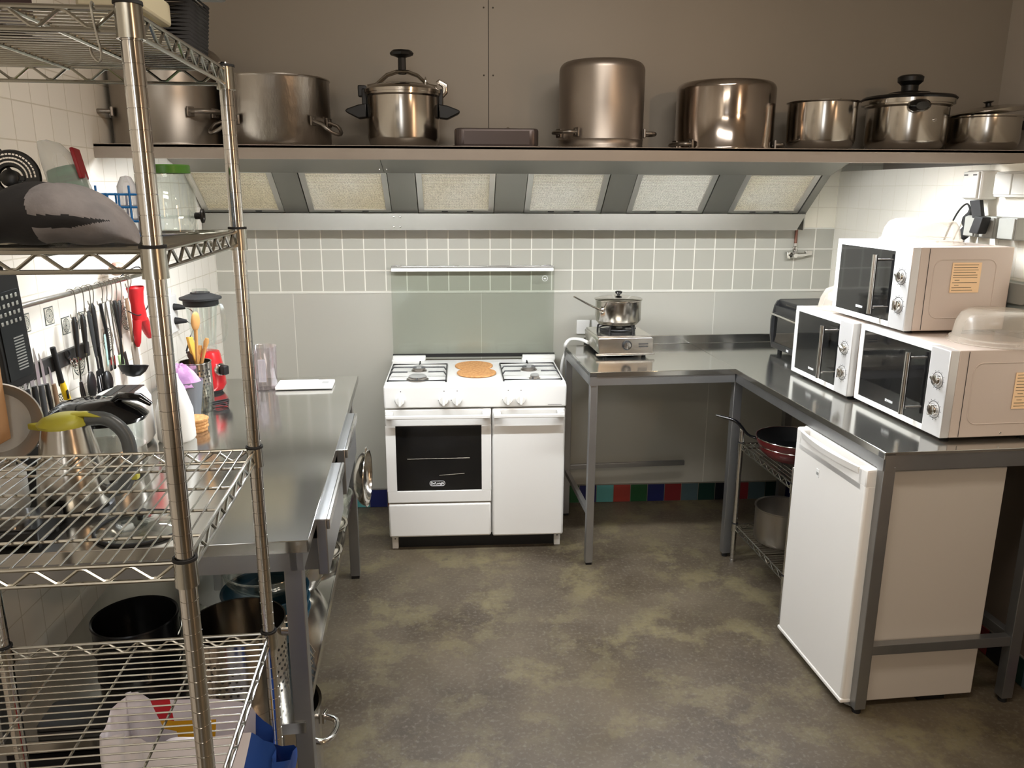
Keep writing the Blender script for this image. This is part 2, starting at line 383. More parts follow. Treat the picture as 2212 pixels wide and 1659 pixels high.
# left wall with scattered medallion tiles
M_med = bpy.data.materials.new('medallion_glaze'); M_med.use_nodes = True
def _med():
    nt = M_med.node_tree; b = nt.nodes['Principled BSDF']; N = nt.nodes.new; L = nt.links.new
    uv = N('ShaderNodeUVMap'); s = N('ShaderNodeVectorMath'); s.operation = 'SUBTRACT'; s.inputs[1].default_value = (0.5, 0.5, 0); L(uv.outputs[0], s.inputs[0])
    sp = N('ShaderNodeSeparateXYZ'); L(s.outputs[0], sp.inputs[0])
    le = N('ShaderNodeVectorMath'); le.operation = 'LENGTH'; L(s.outputs[0], le.inputs[0])
    at = N('ShaderNodeMath'); at.operation = 'ARCTAN2'; L(sp.outputs[1], at.inputs[0]); L(sp.outputs[0], at.inputs[1])
    mu = N('ShaderNodeMath'); mu.operation = 'MULTIPLY'; mu.inputs[1].default_value = 12; L(at.outputs[0], mu.inputs[0])
    sn = N('ShaderNodeMath'); sn.operation = 'SINE'; L(mu.outputs[0], sn.inputs[0])
    rr = N('ShaderNodeMath'); rr.operation = 'MULTIPLY'; rr.inputs[1].default_value = 55; L(le.outputs['Value'], rr.inputs[0])
    s2 = N('ShaderNodeMath'); s2.operation = 'SINE'; L(rr.outputs[0], s2.inputs[0])
    ml = N('ShaderNodeMath'); ml.operation = 'MULTIPLY'; L(sn.outputs[0], ml.inputs[0]); L(s2.outputs[0], ml.inputs[1])
    g = N('ShaderNodeMath'); g.operation = 'GREATER_THAN'; g.inputs[1].default_value = 0.12; L(ml.outputs[0], g.inputs[0])
    ring = N('ShaderNodeMath'); ring.operation = 'COMPARE'; ring.inputs[1].default_value = 0.44; ring.inputs[2].default_value = 0.022; L(le.outputs['Value'], ring.inputs[0])
    inn = N('ShaderNodeMath'); inn.operation = 'LESS_THAN'; inn.inputs[1].default_value = 0.42; L(le.outputs['Value'], inn.inputs[0])
    a = N('ShaderNodeMath'); a.operation = 'MULTIPLY'; L(g.outputs[0], a.inputs[0]); L(inn.outputs[0], a.inputs[1])
    dot = N('ShaderNodeMath'); dot.operation = 'LESS_THAN'; dot.inputs[1].default_value = 0.06; L(le.outputs['Value'], dot.inputs[0])
    t = N('ShaderNodeMath'); t.operation = 'MAXIMUM'; L(a.outputs[0], t.inputs[0]); L(ring.outputs[0], t.inputs[1])
    t2 = N('ShaderNodeMath'); t2.operation = 'MAXIMUM'; L(t.outputs[0], t2.inputs[0]); L(dot.outputs[0], t2.inputs[1])
    mx = N('ShaderNodeMix'); mx.data_type = 'RGBA'; mx.inputs[6].default_value = lin('#ddd9cb'); mx.inputs[7].default_value = lin('#39423f'); L(t2.outputs[0], mx.inputs[0])
    L(mx.outputs[2], b.inputs['Base Color']); b.inputs['Roughness'].default_value = 0.25
_med()
m = MB(); m.box(XL - 0.1, XL, YN, YB, 0, ZC, mi=0)
uvl = m.bm.loops.layers.uv.new('UVMap')
def med(y, z, h, frame=True):
    if frame: m.box(XL, XL + 0.001, y - h * 1.12, y + h * 1.12, z - h * 1.12, z + h * 1.12, mi=2)
    vs = [m.bm.verts.new((XL + 0.0016, y + a * h, z + c * h)) for a, c in ((-1, -1), (1, -1), (1, 1), (-1, 1))]
    f = m.bm.faces.new(vs); f.material_index = 1
    for l, q in zip(f.loops, ((0, 0), (1, 0), (1, 1), (0, 1))): l[uvl].uv = q
z0 = 1.2015
for (yy, zz) in ((2.318, 1.345), (2.456, 1.345), (2.66, 1.30), (2.55, 1.30), (2.21, 1.30)): med(yy, zz, 0.024)
for (yy, zz) in ((2.02, 1.038), (2.24, 1.038), (2.455, 1.06), (2.60, 1.17), (2.25, 1.19), (2.46, 0.99), (2.67, 1.04), (2.83, 1.20), (3.0, 1.25), (2.03, 1.20)): med(yy, zz, 0.046, False)
struct(m.build('wall_left', [M_tile_side, M_med, mat('medallion_outline', '#4b524d', 0.4)], sharp=0, recalc=False))
# right wall: tiled lower part; above the shelf it steps back
XR2 = 2.225
m = MB()
m.box(XR, XR + 0.35, 0.9, YB, 0, 0.95, mi=1); m.box(XR, XR + 0.35, 0.9, YB, 0.95, 1.818, mi=0)
m.box(XR2, XR + 0.35, 0.9, YB, 1.818, ZC, mi=2)
struct(m.build('wall_right', [M_tile_right, M_panelbrown, M_paint], sharp=0))
m = MB(); m.box(XRR, XRR + 0.1, YN, 0.9, 0, ZC); m.box(XR + 0.35, XRR + 0.1, 0.9, 1.0, 0, ZC); struct(m.build('wall_far_right', M_paint, sharp=0))
m = MB(); m.box(XL - 0.1, XRR + 0.1, YN - 0.1, YN, 0, ZC); struct(m.build('wall_front', M_paint, sharp=0))
# casing above the hood, two sheets meeting at a riveted joint
m = MB(); m.box(XL, 0.1235, 3.30, 3.34, 1.868, ZC, mi=0); m.box(0.1265, XR2, 3.30, 3.34, 1.868, ZC, mi=0)
m.box(0.1235, 0.1265, 3.303, 3.34, 1.868, ZC, mi=1)
for rz_ in (1.93, 2.155, 2.40, 2.7):
    for sx in (0.107, 0.143):
        m.lathe([(0.0035, 0), (0.003, 0.0015), (0, 0.002)], 8, M=Mface((0, -1, 0), (0, 0, 1), (sx, 3.30, rz_)), mi=1)
struct(m.build('trim_1', [M_casing, mat('joint_dark', '#3c3630', 0.6)], sharp=30))
# shelf carrying the big pots
m = MB(); m.box(XL, XR2, 2.895, 3.32, 1.858, 1.868, 0.0, mi=0); m.box(XL, XR2, 2.895, 2.905, 1.820, 1.868, 0.002, mi=0)
tag(m.build('wall_shelf', M_shelf, sharp=30), 'long brown painted steel shelf above the extractor hood carrying the big pots', 'shelf')
# ------------------------------------------------------------------ fluorescent tubes under the shelf
def tube_lamp(x0, x1, label, power):
    M_tube = mat('lit_fluorescent_tube_%d' % power, '#f4f9ff', 0.4, emit=power)
    t = thing('fluorescent_lamp', label, 'lamp', ((x0 + x1) / 2, 2.944, 1.8575))
    h = (x1 - x0) / 2
    m = MB(); m.box(-h - 0.03, h + 0.03, 0.015, 0.05, -0.022, 0.0, 0.003); m.build('housing', M_whitep, t)
    m = MB(); m.tube([(-h, 0, -0.014), (h, 0, -0.014)], 0.013, 12); m.build('glowing_tube', M_tube, t)
    for s in (-1, 1):
        m = MB(); m.box(s * h - 0.012, s * h + 0.012, -0.014, 0.02, -0.028, 0.0, 0.002); m.build('end_cap', M_whitep, t)
tube_lamp(-0.95, 0.25, 'left fluorescent tube lamp hidden under the long pot shelf', 290)
tube_lamp(0.58, 1.69, 'right fluorescent tube lamp hidden under the long pot shelf', 325)
# ================================================================== extractor hood
M_filter = bpy.data.materials.new('grease_filter_mesh'); M_filter.use_nodes = True
def _filt():
    nt = M_filter.node_tree; b = nt.nodes['Principled BSDF']; N = nt.nodes.new; L = nt.links.new
    tc = N('ShaderNodeTexCoord'); mp = N('ShaderNodeMapping'); mp.inputs['Scale'].default_value = (190, 150, 190); L(tc.outputs['Object'], mp.inputs[0])
    v = N('ShaderNodeTexVoronoi'); v.inputs['Scale'].default_value = 1.0; v.inputs['Randomness'].default_value = 0.25; L(mp.outputs[0], v.inputs['Vector'])
    r = N('ShaderNodeMapRange'); r.inputs[1].default_value = 0.15; r.inputs[2].default_value = 0.6; L(v.outputs['Distance'], r.inputs[0])
    mx = N('ShaderNodeMix'); mx.data_type = 'RGBA'; mx.inputs[6].default_value = lin('#7d7663'); mx.inputs[7].default_value = lin('#f0ecdf'); L(r.outputs[0], mx.inputs[0])
    n = N('ShaderNodeTexNoise'); n.inputs['Scale'].default_value = 3.5; n.inputs['Detail'].default_value = 4; L(tc.outputs['Object'], n.inputs['Vector'])
    oi = N('ShaderNodeObjectInfo')
    ad = N('ShaderNodeMath'); ad.operation = 'ADD'; L(n.outputs['Fac'], ad.inputs[0]); L(oi.outputs['Random'], ad.inputs[1])
    r2 = N('ShaderNodeMapRange'); r2.inputs[1].default_value = 0.7; r2.inputs[2].default_value = 1.2; r2.inputs[4].default_value = 0.55; L(ad.outputs[0], r2.inputs[0])
    m2 = N('ShaderNodeMix'); m2.data_type = 'RGBA'; m2.blend_type = 'MULTIPLY'; L(r2.outputs[0], m2.inputs[0]); L(mx.outputs[2], m2.inputs[6]); m2.inputs[7].default_value = lin('#d8c692')
    L(m2.outputs[2], b.inputs['Base Color']); b.inputs['Metallic'].default_value = 0.15; b.inputs['Roughness'].default_value = 0.45
    bp = N('ShaderNodeBump'); bp.inputs['Strength'].default_value = 0.8; bp.inputs['Distance'].default_value = 0.002; L(r.outputs[0], bp.inputs['Height']); L(bp.outputs[0], b.inputs['Normal'])
_filt()
M_filtframe = mat('filter_frame_aluminium', '#c9c7bf', 0.33, 0.8)
M_hood = mat('hood_brushed_steel', '#8f8d85', 0.36, 0.75, noise=0.05, nscale=2)
hood = thing('extractor_hood', 'long stainless extractor hood with six slanted mesh filters under the pot shelf', 'extractor hood', (0, 0, 0))
P0, P1, P2 = (4.0, 1.605), (3.76, 1.791), (3.50, 1.868)   # section of the slanted face (Y, Z)
HX0, HX1 = XL + 0.004, 1.757
def slab(m, x0, x1, a, b, th, mi=0):
    """plate between two section points, th thick behind the face"""
    d = Vector((0, b[0] - a[0], b[1] - a[1])).normalized(); n = Vector((0, -d.z, d.y)); n = n if n.y > 0 else -n
    q = [Vector((0, a[0], a[1])), Vector((0, b[0], b[1])), Vector((0, b[0], b[1])) + n * th, Vector((0, a[0], a[1])) + n * th]
    A = [m.bm.verts.new(p + Vector((x0, 0, 0))) for p in q]; B = [m.bm.verts.new(p + Vector((x1, 0, 0))) for p in q]
    fs = [m.bm.faces.new(A), m.bm.faces.new(list(reversed(B)))]
    for k in range(4): fs.append(m.bm.faces.new((A[k], B[k], B[(k + 1) % 4], A[(k + 1) % 4])))
    m._fin(fs, mi, False)
m = MB(); slab(m, HX0, -0.335, P1, P2, 0.006); m.build('upper_band', M_hood, hood)
m = MB(); slab(m, -0.333, HX1, P1, P2, 0.006); m.build('upper_band', M_hood, hood)
m = MB(); m.prism([(HX0, 1.605), (HX0, 1.525), (1.714, 1.525), (HX1, 1.605)], 0.03, Matrix(((1, 0, 0, 0), (0, 0, 1, 3.985), (0, 1, 0, 0), (0, 0, 0, 1)))); m.build('lower_band', M_hood, hood)
for sx, z in ((-0.315, 1.588), (-0.285, 1.588), (-0.315, 1.540), (-0.285, 1.540)):
    m = MB(); m.lathe([(0.005, 0), (0.004, 0.002), (0, 0.003)], 8, M=Mface((0, -1, 0), (0, 0, 1), (sx, 3.985, z))); m.build('rivet', M_chrome, hood)
for sx in (-0.35, -0.318):
    m = MB(); m.lathe([(0.005, 0), (0.004, 0.002), (0, 0.003)], 8, M=Mface((0, -0.5, -0.8), (0, 0, 1), (sx, 3.70, 1.808))); m.build('rivet', M_chrome, hood)
# filters: outer openings measured along the hood
FX = [(-1.232, -0.838), (-0.727, -0.322), (-0.197, 0.178), (0.322, 0.712), (0.835, 1.228), (1.352, 1.722)]
m = MB(); segs = [(HX0, FX[0][0])] + [(FX[i][1], FX[i + 1][0]) for i in range(5)] + [(FX[5][1], HX1)]
for a, b in segs:
    if b - a > 0.002:
        m = MB(); slab(m, a, b, P0, P1, 0.006); m.build('divider_plate', M_hood, hood)
back = lambda p, q: (p[0] + q, p[1] + q * 0.77)
for a, b in FX:
    fr = MB(); w = 0.026; g = 0.004
    L0 = (P0[0] * 1 + 0.003, P0[1] + 0.004); L1 = (P1[0] + 0.003, P1[1] + 0.004)
    def lp(t): return (L0[0] + (L1[0] - L0[0]) * t, L0[1] + (L1[1] - L0[1]) * t)
    slab(fr, a + g, a + g + w, lp(0), lp(0.985), 0.012); slab(fr, b - g - w, b - g, lp(0), lp(0.985), 0.012)
    slab(fr, a + g + w, b - g - w, lp(0), lp(0.06), 0.012); slab(fr, a + g + w, b - g - w, lp(0.965), lp(0.985), 0.012)
    for hx in (a + (b - a) * 0.35, a + (b - a) * 0.68):
        q0 = lp(0.025); q1 = lp(0.045); slab(fr, hx - 0.015, hx + 0.015, (q0[0] - 0.0015, q0[1] - 0.001), (q1[0] - 0.0015, q1[1] - 0.001), 0.002, 1)
    fo = fr.build('filter_frame', [M_filtframe, M_dark_text], hood)
    fm = MB(); q0 = lp(0.06); q1 = lp(0.965); slab(fm, a + g + w, b - g - w, (q0[0] + 0.006, q0[1] + 0.005), (q1[0] + 0.006, q1[1] + 0.005), 0.004)
    fm.build('filter_mesh', M_filter, fo)
# closed rear plenum and right end plate
m = MB(); pe = [(4.0, 1.605), (3.76, 1.791), (3.50, 1.868), (4.155, 1.868), (4.155, 1.525), (4.0, 1.525)]
m.prism([(y, z) for y, z in pe], 0.006, Matrix(((0, 0, 1, HX1 - 0.003), (1, 0, 0, 0), (0, 1, 0, 0), (0, 0, 0, 1))))
m.build('end_plate', M_hood, hood)
m = MB(); m.box(HX0, HX1 - 0.02, 3.52, 4.155, 1.855, 1.866); m.build('top_plate', M_hood, hood)
m = MB(); m.box(HX0, 1.714, 4.015, 4.155, 1.526, 1.53); m.build('drip_gutter', M_hood, hood)

# ================================================================== gas cooker
SX0, SX1, SY, SH, SB = -0.355, 0.498, 3.576, 0.848, 4.10
SW = SX1 - SX0
ck_ = thing('gas_cooker', 'white freestanding gas cooker with black oven window against the grey wall', 'cooker', (SX0, SY, 0))
D = SB - SY
M_wh = mat('cooker_white_enamel', '#dad9d4', 0.3)
m = MB(); m.box(0.006, SW - 0.006, 0.045, D, 0.075, 0.79, 0.003); m.build('body', M_wh, ck_)
m = MB(); m.box(0.045, SW - 0.045, 0.06, 0.09, 0.0, 0.075); m.build('plinth', M_black, ck_)
for sx in (0.012, SW - 0.042):
    m = MB(); m.box(sx, sx + 0.03, 0.045, 0.075, 0.0, 0.078, 0.002); m.box(sx + 0.012, sx + 0.018, 0.043, 0.047, 0.05, 0.055, mi=1); m.build('foot', [M_wh, M_dark_text], ck_)
# cooktop: pressed rim and two burner wells
m = MB()
m.box(0, SW, 0.0, D, 0.792, 0.838, 0.008, seg=3)
m.box(0.004, SW - 0.004, 0.006, 0.03, 0.836, 0.846, 0.004); m.box(0.004, SW - 0.004, D - 0.085, D, 0.836, 0.846, 0.004)
for a, b in ((0.004, 0.022), (0.292, 0.556), (SW - 0.022, SW - 0.004)): m.box(a, b, 0.03, D - 0.085, 0.836, 0.846, 0.004)
m.build('cooktop', M_wh, ck_)
m = MB(); m.box(0, SW, -0.004, 0.02, 0.728, 0.835, 0.008, seg=3); cp = m.build('control_panel', M_wh, ck_)
m = MB()
for kx in (0.079, 0.279, 0.340, 0.578, 0.638): m.box(kx - 0.002, kx + 0.002, -0.0045, -0.0038, 0.808, 0.812, mi=0)
for kx in (0.052, 0.253, 0.312, 0.553): m.box(kx - 0.002, kx + 0.002, -0.0045, -0.0038, 0.764, 0.768, mi=0)
m.box(0.765, 0.83, -0.0045, -0.0038, 0.7385, 0.7400, mi=0)
m.build('dial_marks', M_dark_text, cp)
for kx, rr_ in ((0.075, 0), (0.277, 0), (0.338, 0), (0.576, 0.0), (0.637, 0.0)):
    m = MB(); Mk = Mface((0, -1, 0), (0, 0, 1), (kx, -0.004, 0.768))
    m.lathe([(0.024, 0), (0.024, 0.004), (0.0215, 0.012), (0.019, 0.016), (0, 0.016)], 24, M=Mk)
    m.box(-0.007, 0.007, -0.023, 0.024, 0.012, 0.028, 0.003, M=Mk)
    m.build('knob', M_white, ck_)
# oven door with window
SPL = 0.500
m = MB()
m.box(0.002, SPL - 0.002, 0.0, 0.042, 0.640, 0.722, 0.005); m.box(0.002, SPL - 0.002, 0.0, 0.042, 0.256, 0.318, 0.005)
m.box(0.002, 0.048, 0.0, 0.042, 0.316, 0.643); m.box(SPL - 0.048, SPL - 0.002, 0.0, 0.042, 0.316, 0.643)
dr = m.build('oven_door', M_wh, ck_)
m = MB(); m.box(0.046, SPL - 0.046, 0.004, 0.03, 0.314, 0.645); m.build('oven_window', M_blackg, dr)
m = MB(); m.tube([(0.10, 0.002, 0.478), (SPL - 0.105, 0.002, 0.480)], 0.0012, 6); m.tube([(0.25, 0.002, 0.394), (SPL - 0.13, 0.002, 0.402)], 0.0014, 6); m.build('oven_rack_wires', M_chromed, dr)
def bar_handle(a, b, par, z=0.700):
    m = MB(); y = -0.042
    m.box(a, a + 0.034, y, 0.0, z - 0.012, z + 0.012, 0.003); m.box(b - 0.034, b, y, 0.0, z - 0.012, z + 0.012, 0.003)
    m.box(a, b, y - 0.006, y + 0.008, z - 0.013, z + 0.004, 0.004, seg=3)
    return m.build('handle', M_wh, par)
bar_handle(0.008, SPL - 0.010, dr)
# maker's badge: a rounded outline with the name inside
Mb = Mface((0, -1, 0), (0, 0, 1), (0.240, 0.0036, 0.353))
m = MB(); pts = []
for (px_, py_) in rrect(-0.036, 0.036, -0.012, 0.012, 0.0115, 6): pts.append(Mb @ Vector((px_, py_, 0.0005)))
m.tube(pts, 0.0012, 6, loop=True); m.build('badge_outline', M_white_text, dr)
text_bm("De'Longhi", 0.0155, Mb, 0.0004, 0.0004).build('badge_lettering', M_white_text, dr, sharp=0)
m = MB(); m.box(0.004, SPL - 0.004, 0.0, 0.042, 0.078, 0.250, 0.010, seg=3); m.build('drawer', M_wh, ck_)
m = MB(); m.box(SPL + 0.003, SW - 0.003, 0.0, 0.042, 0.074, 0.722, 0.010, seg=3); cd = m.build('compartment_door', M_wh, ck_)
bar_handle(SPL + 0.008, SW - 0.012, cd)
# pan supports and burners
M_iron = mat('black_enamel_iron', '#1a1a1b', 0.4)
def pan_support(x0, x1, y0, y1, yb):
    t = MB(); z = 0.866; r = 0.0038
    def leg(p): t.tube([(p[0], p[1], z), (p[0], p[1], 0.839)], r * 0.9, 6)
    t.tube([(x0, y0, 0.850), (x1, y0, 0.850), (x1, y1, 0.850), (x0, y1, 0.850)], r, 6, loop=True)
    for yy in yb:
        t.tube([(x0, yy, 0.850), (x0 + 0.012, yy, z), ((x0 + x1) / 2 - (0.012 if yy == yb[0] else 0.05), yy, z)], r, 6)
        t.tube([(x1, yy, 0.850), (x1 - 0.012, yy, z), ((x0 + x1) / 2 + (0.012 if yy == yb[0] else 0.05), yy, z)], r, 6)
    t.tube([((x0 + x1) / 2, y1, 0.850), ((x0 + x1) / 2, y1 - 0.01, z), ((x0 + x1) / 2, y1 - 0.075, z)], r, 6)
    t.tube([((x0 + x1) / 2, y0, 0.850), ((x0 + x1) / 2, y0 + 0.008, z - 0.006)], r, 6)
    for px_, py_ in ((x0, y0), (x1, y0), (x0, y1), (x1, y1)): t.tube([(px_, py_, 0.852), (px_, py_, 0.839)], r, 6)
    t.build('pan_support', M_iron, ck_)
pan_support(0.016, 0.288, 0.045, 0.405, (0.262, 0.160))
pan_support(0.560, SW - 0.018, 0.045, 0.405, (0.262, 0.160))
def burner(x, y, r, cap=True):
    m = MB(); m.lathe([(r * 1.2, 0.838), (r * 1.2, 0.842), (r, 0.843), (r, 0.853), (r * 0.85, 0.854), (0, 0.854)], 28, (x, y, 0)); 
    m.build('burner', M_alu, ck_)
    m = MB(); m.lathe([(r * 0.92, 0.854), (r * 0.95, 0.858), (r * 0.8, 0.861), (0, 0.861)], 28, (x, y, 0)); m.build('burner_cap', M_greyp if cap else M_iron, ck_)
burner(0.150, 0.305, 0.032); burner(0.152, 0.112, 0.044); burner(0.70, 0.300, 0.034); burner(0.712, 0.110, 0.022)
# lid of safety glass standing against the wall, hinge covers
for a, b in ((0.004, 0.175), (SW - 0.168, SW + 0.006)):
    m = MB(); m.box(a, b, D - 0.02, D + 0.012, 0.848, 0.872, 0.004); m.box(a - 0.004, b - 0.004, D - 0.03, D + 0.0, 0.842, 0.856, 0.003); m.build('hinge_cover', M_wh, ck_)
m = MB(); m.box(0.004, SW + 0.004, D + 0.004, D + 0.012, 0.860, 0.878); m.build('lid_seal', M_black, ck_)
M_lidglass = mixmat('smoked_lid_glass', '#a9b0b0', 0.04, 0.08, '#f7f9f7', 0.25, True)
m = MB(); m.box(0.006, SW - 0.002, D + 0.012, D + 0.018, 0.875, 1.332, 0.001); gl = m.build('glass_lid', M_lidglass, ck_)
M_rail = mat('lid_rail_white', '#f2f1ec', 0.3)
m = MB(); m.box(0.008, SW - 0.008, D - 0.004, D + 0.024, 1.310, 1.328, 0.004, mi=0); m.box(0.008, SW - 0.008, D - 0.0, D + 0.026, 1.328, 1.338, 0.002, mi=1)
m.box(0.02, 0.055, D + 0.002, D + 0.02, 1.338, 1.343, 0.001, mi=1); m.box(SW - 0.055, SW - 0.02, D + 0.002, D + 0.02, 1.338, 1.343, 0.001, mi=1)
m.build('lid_rail', [M_rail, M_steel], gl)
m = MB(); Ms = Mface((0, -1, 0), (0, 0, 1), (SW - 0.052, D + 0.011, 1.272)); m.tube([Ms @ Vector((0.014 * math.cos(a * PI / 10), 0.014 * math.sin(a * PI / 10), 0)) for a in range(20)], 0.0012, 6, loop=True); m.box(-0.006, 0.006, -0.004, 0.001, 0, 0.001, M=Ms)
m.build('safety_mark', M_white_text, gl)
# cork mats on the cooktop
for (cx_, cy_, cz_, lab) in ((0.070, 3.93, 0.8465, 'round cork mat on the white cooker, the rear one of the overlapping pair'), (0.080, 3.765, 0.848, 'round cork mat on the white cooker, the front one of the overlapping pair')):
    m = MB(); m.lathe([(0, 0), (0.094, 0), (0.096, 0.002), (0.096, 0.006), (0.094, 0.008), (0, 0.008)], 40)
    tag(m.build('cork_mat', M_cork, loc=(cx_, cy_, cz_)), lab, 'trivet', 'cork mats on the cooker')
# ================================================================== steel worktables
TH = 0.935
def sq(m, x0, x1, y0, y1, z0, z1, b=0.002): m.box(x0, x1, y0, y1, z0, z1, b)
# --- table along the back wall
A = thing('worktable', 'steel worktable along the back wall carrying the portable gas burner', 'table', TF(0.752, 3.35), TT)
W1, D1 = 0.673, 0.63
m = MB(); m.box(0, W1, 0, D1, TH - 0.004, TH, 0.0015); m.box(0, W1, 0.0, 0.004, TH - 0.022, TH - 0.003); m.box(0, 0.003, 0.0, D1, TH - 0.022, TH - 0.003)
m.build('worktop', M_steelh, A)
m = MB(); m.box(0.10, W1 + 0.6, D1 - 0.012, D1, TH, TH + 0.045, 0.002); m.build('upstand', M_steelh, A)
m = MB(); m.box(0, W1, 0.004, 0.034, TH - 0.062, TH - 0.006); m.box(0.0, 0.03, 0.0, D1, TH - 0.062, TH - 0.006); m.box(0, W1, D1 - 0.04, D1 - 0.01, TH - 0.062, TH - 0.006); m.build('apron', M_frame, A)
for lx_, ly_ in ((0.003, 0.004), (0.003, D1 - 0.04)):
    m = MB(); sq(m, lx_, lx_ + 0.034, ly_, ly_ + 0.034, 0.012, TH - 0.06); lg = m.build('leg', M_frame, A)
    m = MB(); m.box(lx_ + 0.003, lx_ + 0.031, ly_ + 0.003, ly_ + 0.031, 0, 0.014, 0.002); m.build('foot', M_rubber, lg)
m = MB(); sq(m, 0.010, 0.032, 0.035, D1 - 0.04, 0.235, 0.262); m.build('side_stretcher', M_frame, A)
m = MB(); sq(m, 0.036, W1, D1 - 0.032, D1 - 0.012, 0.262, 0.288); m.build('rear_stretcher', M_frame, A)
# --- table along the right wall
B = thing('worktable', 'long steel worktable along the right wall carrying the three microwaves', 'table', TF(1.425, 2.170), TT)
W2, D2 = 0.585, 1.80
m = MB(); m.box(0, W2, 0, D2, TH - 0.004, TH, 0.0015); m.box(0.0, 0.004, 0, 1.18, TH - 0.022, TH - 0.003); m.box(0, W2, 0, 0.004, TH - 0.010, TH - 0.003)
m.build('worktop', M_steelh, B)
m = MB(); m.box(0.004, 0.034, 0, D2, TH - 0.062, TH - 0.005); m.box(0, W2, 0.004, 0.036, TH - 0.062, TH - 0.005); m.box(W2 - 0.036, W2 - 0.004, 0, D2, TH - 0.062, TH - 0.005); m.build('apron', M_frame, B)
for lx_, ly_ in ((0.003, 0.003), (W2 - 0.043, 0.003), (0.003, 1.192), (W2 - 0.043, D2 - 0.045)):
    m = MB(); sq(m, lx_, lx_ + 0.040, ly_, ly_ + 0.038, 0.02, TH - 0.05); lg = m.build('leg', M_frame, B)
    m = MB(); m.lathe([(0, 0), (0.014, 0), (0.014, 0.022), (0, 0.022)], 16, (lx_ + 0.02, ly_ + 0.02, 0)); m.build('foot', M_rubber, lg)
m = MB(); sq(m, 0.043, W2 - 0.043, 0.006, 0.036, 0.222, 0.258); m.build('end_stretcher', M_frame, B)
m = MB(); sq(m, W2 - 0.038, W2 - 0.008, 0.04, D2 - 0.045, 0.222, 0.258); m.build('side_stretcher', M_frame, B)
# --- table along the left wall
LTY0, LTY1 = 1.726, 3.39
Cc = thing('worktable', 'long steel worktable with drawers and a lower shelf along the left wall', 'table', TF(-0.264, LTY0), TT)
W3, D3 = 0.79, LTY1 - LTY0
m = MB(); m.box(-W3, 0, 0, D3, TH - 0.004, TH, 0.0015); m.box(-W3, 0, 0, 0.004, TH - 0.030, TH - 0.003); m.box(-0.004, 0, 0, D3, TH - 0.028, TH - 0.003); m.build('worktop', M_steelh, Cc)
m = MB(); m.box(-W3 + 0.01, -0.03, 0.006, 0.036, TH - 0.078, TH - 0.028); m.box(-0.045, -0.015, 0.006, D3 - 0.01, TH - 0.078, TH - 0.006); m.box(-W3 + 0.01, -W3 + 0.04, 0.006, D3 - 0.01, TH - 0.078, TH - 0.006); m.build('apron', M_frame, Cc)
for lx_, ly_ in ((-0.0615, 0.011), (-W3 + 0.02, 0.010), (-0.068, D3 - 0.055), (-W3 + 0.02, D3 - 0.055)):
    m = MB(); sq(m, lx_, lx_ + 0.042, ly_, ly_ + 0.042, 0.015, TH - 0.03); lg = m.build('leg', M_frame, Cc)
    m = MB(); m.box(lx_ + 0.003, lx_ + 0.039, ly_ + 0.003, ly_ + 0.039, 0, 0.016, 0.002); m.build('foot', M_rubber, lg)
LSZ = 0.450
m = MB(); m.box(-W3 + 0.02, -0.036, 0.008, D3 - 0.06, LSZ - 0.004, LSZ, 0.001); m.box(-0.038, -0.034, 0.008, D3 - 0.06, LSZ - 0.030, LSZ); m.box(-W3 + 0.02, -0.036, 0.006, 0.010, LSZ - 0.03, LSZ); m.build('lower_shelf', M_steelh, Cc)
for y0, y1 in ((0.17, 0.60), (0.72, 1.15)):
    m = MB(); m.box(-0.004, 0.022, y0, y1, TH - 0.175, TH - 0.022, 0.003); dw = m.build('drawer', M_frame, Cc)
    m = MB(); m.box(-0.45, -0.046, y0 + 0.02, y1 - 0.02, TH - 0.168, TH - 0.082); m.box(-0.046, -0.004, y0 + 0.02, y1 - 0.02, TH - 0.168, TH - 0.082); m.build('drawer_box', M_frame, dw)
    m = MB(); m.box(0.022, 0.030, y0 + 0.0, y1 - 0.0, TH - 0.050, TH - 0.022, 0.002); m.build('grip_lip', M_steel, dw)

